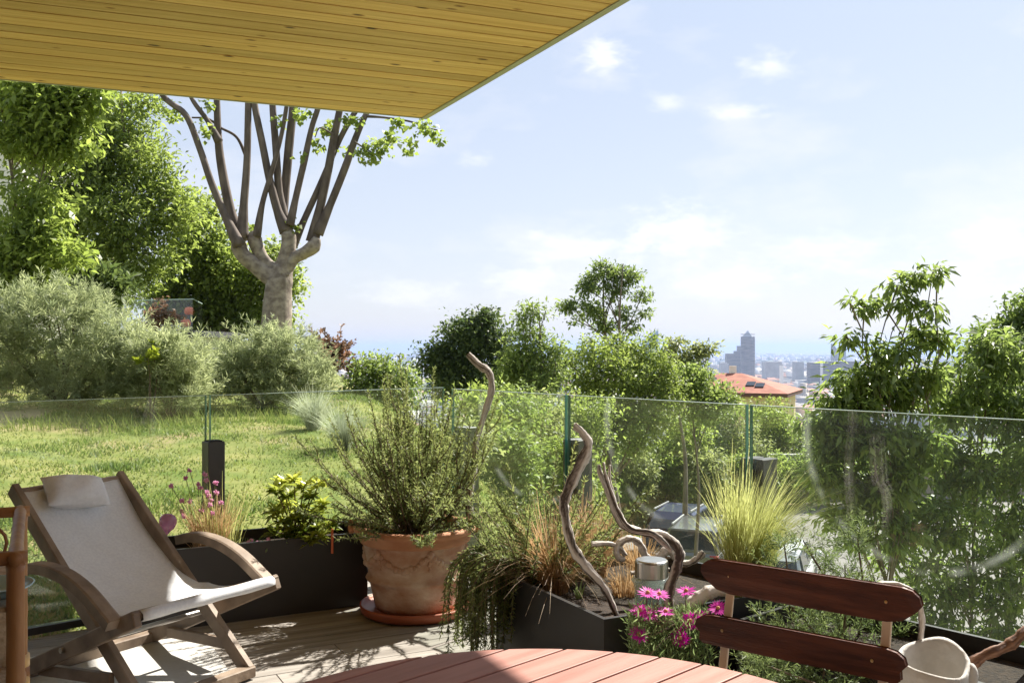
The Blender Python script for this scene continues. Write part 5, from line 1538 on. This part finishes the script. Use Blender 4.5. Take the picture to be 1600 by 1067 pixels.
for k in range(40):
    i = rng.integers(n); q = Vector(pos[i])
    mb.tube([ic + Vector((random.uniform(-.05, .05), 0, 0)), ic.lerp(q, .6) + Vector((0, -.02, .02)), q], .0025, 4, caps=False)
mb.build('stems', M_twig, ice)
for px, py, tl_ in ((1012, 926, .25), (1030, 928, .2), (1072, 923, .25), (1000, 953, .35), (1012, 958, .4), (1040, 955, .15), (1078, 969, 1.0), (1102, 966, .8), (998, 991, .6), (1062, 996, 1.0), (1122, 950, .5)):
    Yf = 3.40 + .19 * (px - 985) / 125
    c = P(px, py, Yf)
    nd = Vector((random.uniform(-.2, .2), -tl_, 1 - .45 * tl_)).normalized()
    e1 = nd.orthogonal().normalized(); e2_ = nd.cross(e1)
    mb = MB()
    for k in range(22):
        a = 2 * math.pi * k / 22 + random.uniform(-.08, .08); d = e1 * math.cos(a) + e2_ * math.sin(a); s_ = nd.cross(d)
        l = random.uniform(.036, .044); w_ = .0042
        lift = nd * random.uniform(-.004, .008)
        mb.add([c + d * .006, c + d * l * .6 + s_ * w_ + lift * .5, c + d * l + lift, c + d * l * .6 - s_ * w_ + lift * .5], [(0, 1, 2, 3)])
    f_ = mb.build('flower', M_petal, ice)
    MB().ball(c + nd * .003, .0075, 8, 5).build('disc', M_disc, f_, smooth=True)
    MB().tube([c, c - nd * .05 + Vector((0, .02, -.03))], .002, 5).build('stalk', M_twig, f_)
# chives in the long planter
cb_ = PG(305, 850, .34)
cb_ = F0 - U * .79 + V * .17
chv = thing('chives', 'flowering chives with small pink pompom heads in the long planter', 'chives', (cb_.x, cb_.y, .33))
M_chive = leaf_mat('chive_pink', (.66, .40, .54), (.75, .52, .62), tw=.4)
heads = [(296, 735), (290, 747), (267, 759), (320, 741), (322, 750), (310, 757), (337, 754), (323, 769), (338, 769), (327, 775), (296, 783), (284, 782), (345, 785), (328, 788), (315, 797), (332, 801), (284, 799), (329, 782), (313, 763), (287, 806)]
Yc = cb_.y
for i, (px, py) in enumerate(heads):
    c = P(px, py, Yc + random.uniform(-.08, .1))
    mb = MB()
    for q in rand_dir(26):
        q = Vector(q); r_ = random.uniform(.012, .0165)
        s_ = q.orthogonal().normalized() * .0045; s2_ = q.cross(s_.normalized()) * .0045
        mb.add([c, c + q * r_ * .6 + s_, c + q * r_ * 1.15, c + q * r_ * .6 - s_], [(0, 1, 2, 3)])
        mb.add([c + q * r_ * .3, c + q * r_ * .7 + s2_, c + q * r_ * 1.1, c + q * r_ * .7 - s2_], [(0, 1, 2, 3)])
    fo = mb.build('flower', M_chive, chv)
    r_ = Vector((cb_.x + random.uniform(-.07, .07), cb_.y + random.uniform(-.05, .05), .33))
    MB().tube(catmull([r_, r_.lerp(c, .5) + Vector((random.uniform(-.02, .02), 0, .02)), c], 3), .0018, 4, caps=False).build('stalk', L_ice if False else mat('chive_stalk', (.22, .24, .10), rough=.6) if i == 0 else bpy.data.materials['chive_stalk'], fo)
b_ = thing('dry_leaves', 'dry straw-coloured chive leaves', 'x', (0, 0, 0)); bpy.data.objects.remove(b_)
tmp = blades('chive_clump', 'straw-coloured clump of chive leaves at the foot of the pink pompoms', 'chives', (cb_.x, cb_.y, .33), 420, .22, .42, L_tan, w=.0016, r0=.08, tmean=.7)
tmp2 = blades('green_chives', 'thin green chive leaves among the pink pompoms', 'chives', (cb_.x + .06, cb_.y, .33), 160, .3, .35, L_hair, w=.0014, r0=.09, tmean=.2)
# purple glass bulb
q = P(262, 816, 4.72)
bul = thing('glass_bulb', 'translucent purple glass bulb on a stick beside the chives', 'ornament', (q.x, q.y, .33))
m, N_, L_, b_ = new_mat('purple_glass')
b_.inputs['Base Color'].default_value = (.42, .20, .42, 1); b_.inputs['Roughness'].default_value = .08; b_.inputs['Coat Weight'].default_value = .4
tr = N_.new('ShaderNodeBsdfTransparent'); tr.inputs[0].default_value = (.72, .45, .70, 1); mx = N_.new('ShaderNodeMixShader'); mx.inputs[0].default_value = .5
L_.new(b_.outputs[0], mx.inputs[1]); L_.new(tr.outputs[0], mx.inputs[2]); L_.new(mx.outputs[0], N_['Material Output'].inputs['Surface'])
r_ = .043
M = Matrix.Rotation(R(14), 3, 'Y')
prof = [(.006, -.085), (.012, -.075), (.014, -.058), (.024, -.040), (.038, -.020), (.043, .004), (.040, .022), (.028, .037), (.012, .043), (.0005, .044)]
mb = MB().lathe(prof, (0, 0, 0), 20); mb.v = [tuple((M @ Vector(v)) + q) for v in mb.v]
mb.build('bulb', m, bul, smooth=True)
e_ = q + M @ Vector((0, 0, -.08))
MB().tube([e_, Vector((e_.x + .01, e_.y, .30))], .004, 6).build('stick', M_post, bul)
# glossy shrub with leaf rosettes
sb_ = F0 - U * .34 + V * .18
shr = thing('glossy_shrub', 'glossy lime and green leafed shrub growing in the long planter', 'shrub', (sb_.x, sb_.y, .33))
fol = Fol(); mb = MB()
ros = [(440, 755, .1, .9), (460, 750, .0, .9), (475, 762, -.05, .6), (498, 758, 0, .9), (432, 768, 0, .4), (450, 775, .05, .3), (486, 775, 0, .3), (430, 800, 0, .7), (445, 790, .1, .9), (470, 795, 0, .8), (440, 815, -.05, .4), (460, 812, -.08, .3), (480, 808, -.1, .3), (495, 805, 0, .4),
       (455, 830, -.1, .25), (475, 830, -.16, .25), (492, 825, -.15, .25), (485, 845, -.2, .7), (500, 838, -.2, .6), (505, 790, .1, .6), (450, 845, -.1, .3), (515, 820, 0, .3), (428, 832, 0, .4)]
for px, py, yo, tn_ in ros:
    c = P(px, py, sb_.y + yo)
    h0 = Vector((sb_.x, sb_.y, .33))
    mb.tube(catmull([h0, h0.lerp(c, .5) + Vector((0, 0, .02)), c], 4), lerp_list([.006, .004, .003], 9), 5, caps=False)
    n = 30
    a = rng.random(n) * 6.283; el = rng.uniform(-.5, .9, n)
    d = np.stack([np.cos(a) * np.cos(el), np.sin(a) * np.cos(el), np.sin(el)], 1)
    nr = np.stack([np.zeros(n), np.zeros(n), np.ones(n)], 1) + rng.normal(0, .25, (n, 3))
    fol.leaves(np.array(c) + rng.normal(0, .008, (n, 3)), d, .062 * np.exp(rng.normal(0, .2, n)), .025, tn_ + rng.normal(0, .12, n) + .2 * (el > .4), fold=.3, nrm=np.cross(d, np.cross(nr, d)))
mb.build('stem', M_twig, shr); fol.build('foliage', L_fine, shr)
q = P(519, 822, sb_.y - .1)
tag(MB().bevel_box((q.x, q.y, .36), (.012, .004, .13), .001).build('plant_tag', M_orange, base=(q.x, q.y, .30)), 'small orange plant tag stuck in the long planter', 'plant tag')
for px, lab in ((385, 'low pink-flowered ground plant in the open end of the long planter'),):
    c = F0 - U * .56 + V * .10
    o = thing('sedum', lab, 'flower', (c.x, c.y, .33))
    fol = Fol(); n = 160
    fol.leaves(np.array((c.x, c.y, .345)) + rng.normal(0, 1, (n, 3)) * np.array([.06, .04, .012]), unit(rand_dir(n) + np.array([0, 0, .8])), .03, .01, .5 + rng.normal(0, .2, n)); fol.build('foliage', L_ice, o)
    for k in range(5):
        MB().ball((c.x + random.uniform(-.08, .08), c.y + random.uniform(-.05, .05), .375), .012, 8, 6).build('flower', M_chive, o, smooth=True)

# ------------------------------------------------------------------ round slatted table
M_table = mat('red_table_wood', (.33, .15, .115), (.43, .215, .175), 6, .55, .12, 40, stretch=(.4, 5, 1), objrand=.10, rotz=R(-45), spec=.3)
tcn = Vector((.055, 1.445, 0)); RT = .60
table = thing('round_table', 'round red-stained slatted wooden garden table', 'table', tuple(tcn))
td = Vector((math.sin(R(45)), math.cos(R(45)), 0)); tn2 = Vector((td.y, -td.x, 0))
circ = [(tcn.x + RT * math.cos(2 * math.pi * k / 160), tcn.y + RT * math.sin(2 * math.pi * k / 160)) for k in range(160)]
o0 = -1.539 - (tn2.dot(tcn))
k = -9
while k < 12:
    a, bq = o0 + k * .0875 + .0028, o0 + (k + 1) * .0875 - .0028
    k += 1
    poly = clip_half(circ, tuple((tcn + tn2 * a).to_2d()), tuple(tn2.to_2d()))
    if len(poly) >= 3:
        poly = clip_half(poly, tuple((tcn + tn2 * bq).to_2d()), tuple((-tn2).to_2d()))
    if len(poly) < 3:
        continue
    sl = MB().prism(poly, .716, .740).build('slat', M_table, table)
    bv_ = sl.modifiers.new('edge', 'BEVEL'); bv_.width = .002; bv_.segments = 2; bv_.limit_method = 'ANGLE'
for s in (-1, 1):
    MB().beam(tcn + td * (s * .3) - tn2 * .45 + Vector((0, 0, .692)), tcn + td * (s * .3) + tn2 * .45 + Vector((0, 0, .692)), .05, .045).build('brace', M_table, table)
    for s2 in (-1, 1):
        b0 = tcn + td * (s * .3) + tn2 * (s2 * .36)
        MB().beam(b0 + Vector((0, 0, .668)), tcn + td * (s * .36) + tn2 * (s2 * .40), .045, .045, up=(1, 0, 0)).build('leg', M_table, table)

# ------------------------------------------------------------------ folding slatted chair
M_slat = mat('dark_red_varnish', (.055, .018, .010), (.125, .042, .022), 5, .38, .25, 30, stretch=(1.5, 1.5, 12), spec=.35)
sl0, sl1 = Vector((.451, 2.27, .847)), Vector((.836, 1.96, .847))
sd_ = (sl1 - sl0); sd_.z = 0; slen = sd_.length; sd_.normalize()
fn = Vector((sd_.y, -sd_.x, 0))          # towards the table
if fn.dot(tcn - Vector((.64, 2.1, 0))) < 0: fn = -fn
mid_ = (sl0 + sl1) / 2
fch = thing('folding_chair', 'folding chair with two dark red slats on a cream metal frame', 'chair', (mid_.x, mid_.y, 0))
def slat(c, L, h, cut):
    # board with rounded, notched ends, slightly bowed
    prof = []
    for s in (1, -1):
        ends = [(L / 2 - cut, -h / 2), (L / 2 - cut * .55, -h / 2 + h * .10), (L / 2 - .012, -h * .12), (L / 2, h * .10), (L / 2 - .004, h * .30), (L / 2 - .018, h * .45), (L / 2 - .04, h / 2)]
        if s == -1:
            ends = [(-x, y) for x, y in ends[::-1]]
        prof += ends
    nx_ = 24
    mb = MB(); n = len(prof)
    vs = []
    for dpt in (-.008, .008):
        for x, y in prof:
            vs.append(c + sd_ * x + Vector((0, 0, y)) + fn * (dpt - .012 * (1 - (2 * x / L) ** 2)))
    fs = [tuple(range(n)), tuple(range(2 * n - 1, n - 1, -1))] + [(i, (i + 1) % n, n + (i + 1) % n, n + i) for i in range(n)]
    mb.add(vs, fs)
    ob = mb.build('back_slat', M_slat, fch)
    b_ = ob.modifiers.new('edge', 'BEVEL'); b_.width = .0025; b_.segments = 2; b_.limit_method = 'ANGLE'
    for x in (-L * .36, L * .36):
        MB().ball(c + sd_ * x + Vector((0, 0, .004)) + fn * (.004 + .0085 - .008), .0042, 8, 5).build('screw', M_screw, ob)
    return ob
slat(mid_, slen, .072, .07)
slat(mid_ + fn * .035 + Vector((0, 0, -.117)) - sd_ * .008, slen * .95, .062, .02)
for x in (-slen * .36, slen * .36):
    t_ = mid_ + sd_ * x - fn * .018
    MB().beam(t_ + Vector((0, 0, .028)), mid_ + sd_ * x + fn * .09 + Vector((0, 0, -.44)), .008, .020, up=tuple(sd_), bev=.002).build('upright', M_cream, fch)
    MB().beam(mid_ + sd_ * x + fn * .09 + Vector((0, 0, -.44)), mid_ + sd_ * x + fn * .40 + Vector((0, 0, -.845)), .008, .020, up=tuple(sd_), bev=.002).build('front_leg', M_cream, fch)
    MB().beam(mid_ + sd_ * x * .9 + fn * .36 + Vector((0, 0, -.41)), mid_ + sd_ * x * .9 - fn * .02 + Vector((0, 0, -.845)), .008, .020, up=tuple(sd_), bev=.002).build('rear_leg', M_cream, fch)
for k in range(6):
    c = mid_ + fn * (.09 + k * .062) + Vector((0, 0, -.40))
    MB().beam(c - sd_ * slen * .42, c + sd_ * slen * .42, .05, .016, bev=.003).build('seat_slat', M_slat, fch)

# ------------------------------------------------------------------ stone vase
vc = P(1456, 1010, 2.65); vz = .283
vase = thing('stone_vase', 'pale stone vase with a lobed front on the low planter', 'vase', (vc.x, vc.y, vz))
NV_ = 40
vs, fs = [], []
def vr(a, z):
    lob = 1 + .16 * max(0, math.cos(a - R(-78))) ** 6 + .10 * max(0, math.cos(a - R(-10))) ** 8
    return lob
rows = [(.050, 0), (.074, .03), (.084, .09), (.086, .16), (.087, .215), (.089, .238), (.085, .244), (.077, .236), (.075, .20), (.070, .10), (.002, .08)]
for r, z in rows:
    for k in range(NV_):
        a = 2 * math.pi * k / NV_
        f = vr(a, z) if r > .01 else 1
        zz_ = z + (.018 * math.cos(a - R(70)) + .02 * max(0, math.cos(a - R(40))) ** 4 - .012 * max(0, math.cos(a + R(60))) ** 4) * (z / .24)
        vs.append((vc.x + r * f * math.cos(a), vc.y + r * f * math.sin(a), vz + zz_))
for i in range(len(rows) - 1):
    for k in range(NV_):
        k2 = (k + 1) % NV_
        fs.append((i * NV_ + k, i * NV_ + k2, i * NV_ + NV_ + k2, i * NV_ + NV_ + k))
MB().add(vs, fs).build('body', M_stone, vase, smooth=True)
mb = MB()
mb.ball((vc.x + .092, vc.y - .035, vz + .205), (.018, .018, .034), 12, 8)
mb.ball((vc.x + .100, vc.y - .030, vz + .16), (.014, .016, .03), 10, 8)
mb.build('knob', M_stone, vase, smooth=True)

# ------------------------------------------------------------------ bamboo stand
bs = thing('bamboo_stand', 'tall bamboo shelf stand with bound joints beside the lounge chair', 'stand', (-1.25, 1.95, 0))
rn = Vector((-.905, 1.75, 0)); rf_ = Vector((-1.150, 2.245, 0))
ul = -U
dn = rn + ul * .55; df = rf_ + ul * .55
ztop = .99
def cane(a, b, r, name='cane', m_=None, knots=True):
    a, b = Vector(a), Vector(b)
    n = max(3, int((b - a).length / .02))
    pts = [a.lerp(b, i / n) for i in range(n + 1)]
    rad_ = [r * (1 + (.10 if (knots and i % 11 == 5) else 0) + .015 * math.sin(i * 1.3)) for i in range(n + 1)]
    return MB().tube(pts, rad_, 14).build(name, m_ or M_bamboo, bs, smooth=True)
for p in (rn, rf_, dn, df):
    cane(p, p + Vector((0, 0, ztop)), .0155, 'post')
for z in (.985, .62, .22):
    for a, b in ((rn, rf_), (rn, dn), (rf_, df), (dn, df)):
        d = (b - a).normalized()
        cane(a - d * .02 + Vector((0, 0, z + (.012 if z > .9 else 0))), b + d * .02 + Vector((0, 0, z + (.012 if z > .9 else 0))), .0125, 'rail')
    if z < .9:
        MB().prism([tuple(q.to_2d()) for q in (rn, rf_, df, dn)], z + .012, z + .02).build('shelf', M_wicker, bs)
MB().prism([tuple(q.to_2d()) for q in (rn, rf_, df, dn)], .90, .908).build('shelf', M_wicker, bs)
for p in (rn, rf_, dn, df):
    for z in (.65, .60, .25, .20):
        MB().tube([p + Vector((0, 0, z - .014)), p + Vector((0, 0, z + .014))], .0205, 14).build('binding', M_bind, bs, smooth=True)
# curled cane brackets and woven side panel
for (a, b, z0) in ((rn, dn, .93), (rf_, df, .93), (rn, dn, .80), (rn, dn, .70)):
    d = (b - a).normalized()
    pts = []
    for i in range(26):
        t = i / 25 * 3.6 * math.pi
        r_ = .012 + .036 * (i / 25)
        pts.append(a + d * (.07 + r_ * math.cos(t)) + Vector((0, 0, z0 + r_ * math.sin(t))))
    MB().tube(pts, .004, 6).build('curl', M_bamboo, bs, smooth=True)
mb = MB(); mb.beam(rf_ + ul * .02 + Vector((0, 0, .76)), df + Vector((0, 0, .76)), .006, .24); mb.build('woven_panel', M_wicker, bs)
rp_ = rf_ + ul * .10 + Vector((.03, -.12, 0))
o = thing('red_pot', 'small red flower pot on the top shelf of the bamboo stand', 'pot', (rp_.x, rp_.y, .908))
MB().lathe([(.001, .003), (.05, .003), (.062, .04), (.064, .042), (.068, .044), (.068, .062), (.060, .062), (.056, .045), (.001, .04)], (rp_.x, rp_.y, .908), 28).build('body', M_saucer, o, smooth=True)
o2 = rn + ul * .09 + Vector((0, .10, 0))
o = thing('teal_dish', 'shallow blue-grey dish on the top shelf of the bamboo stand', 'dish', (o2.x, o2.y, .908))
MB().lathe([(.001, .003), (.04, .003), (.075, .022), (.078, .026), (.074, .026), (.04, .009), (.001, .008)], (o2.x, o2.y, .908), 28).build('body', mat('blue_grey_glaze', (.25, .40, .45), rough=.2), o, smooth=True)
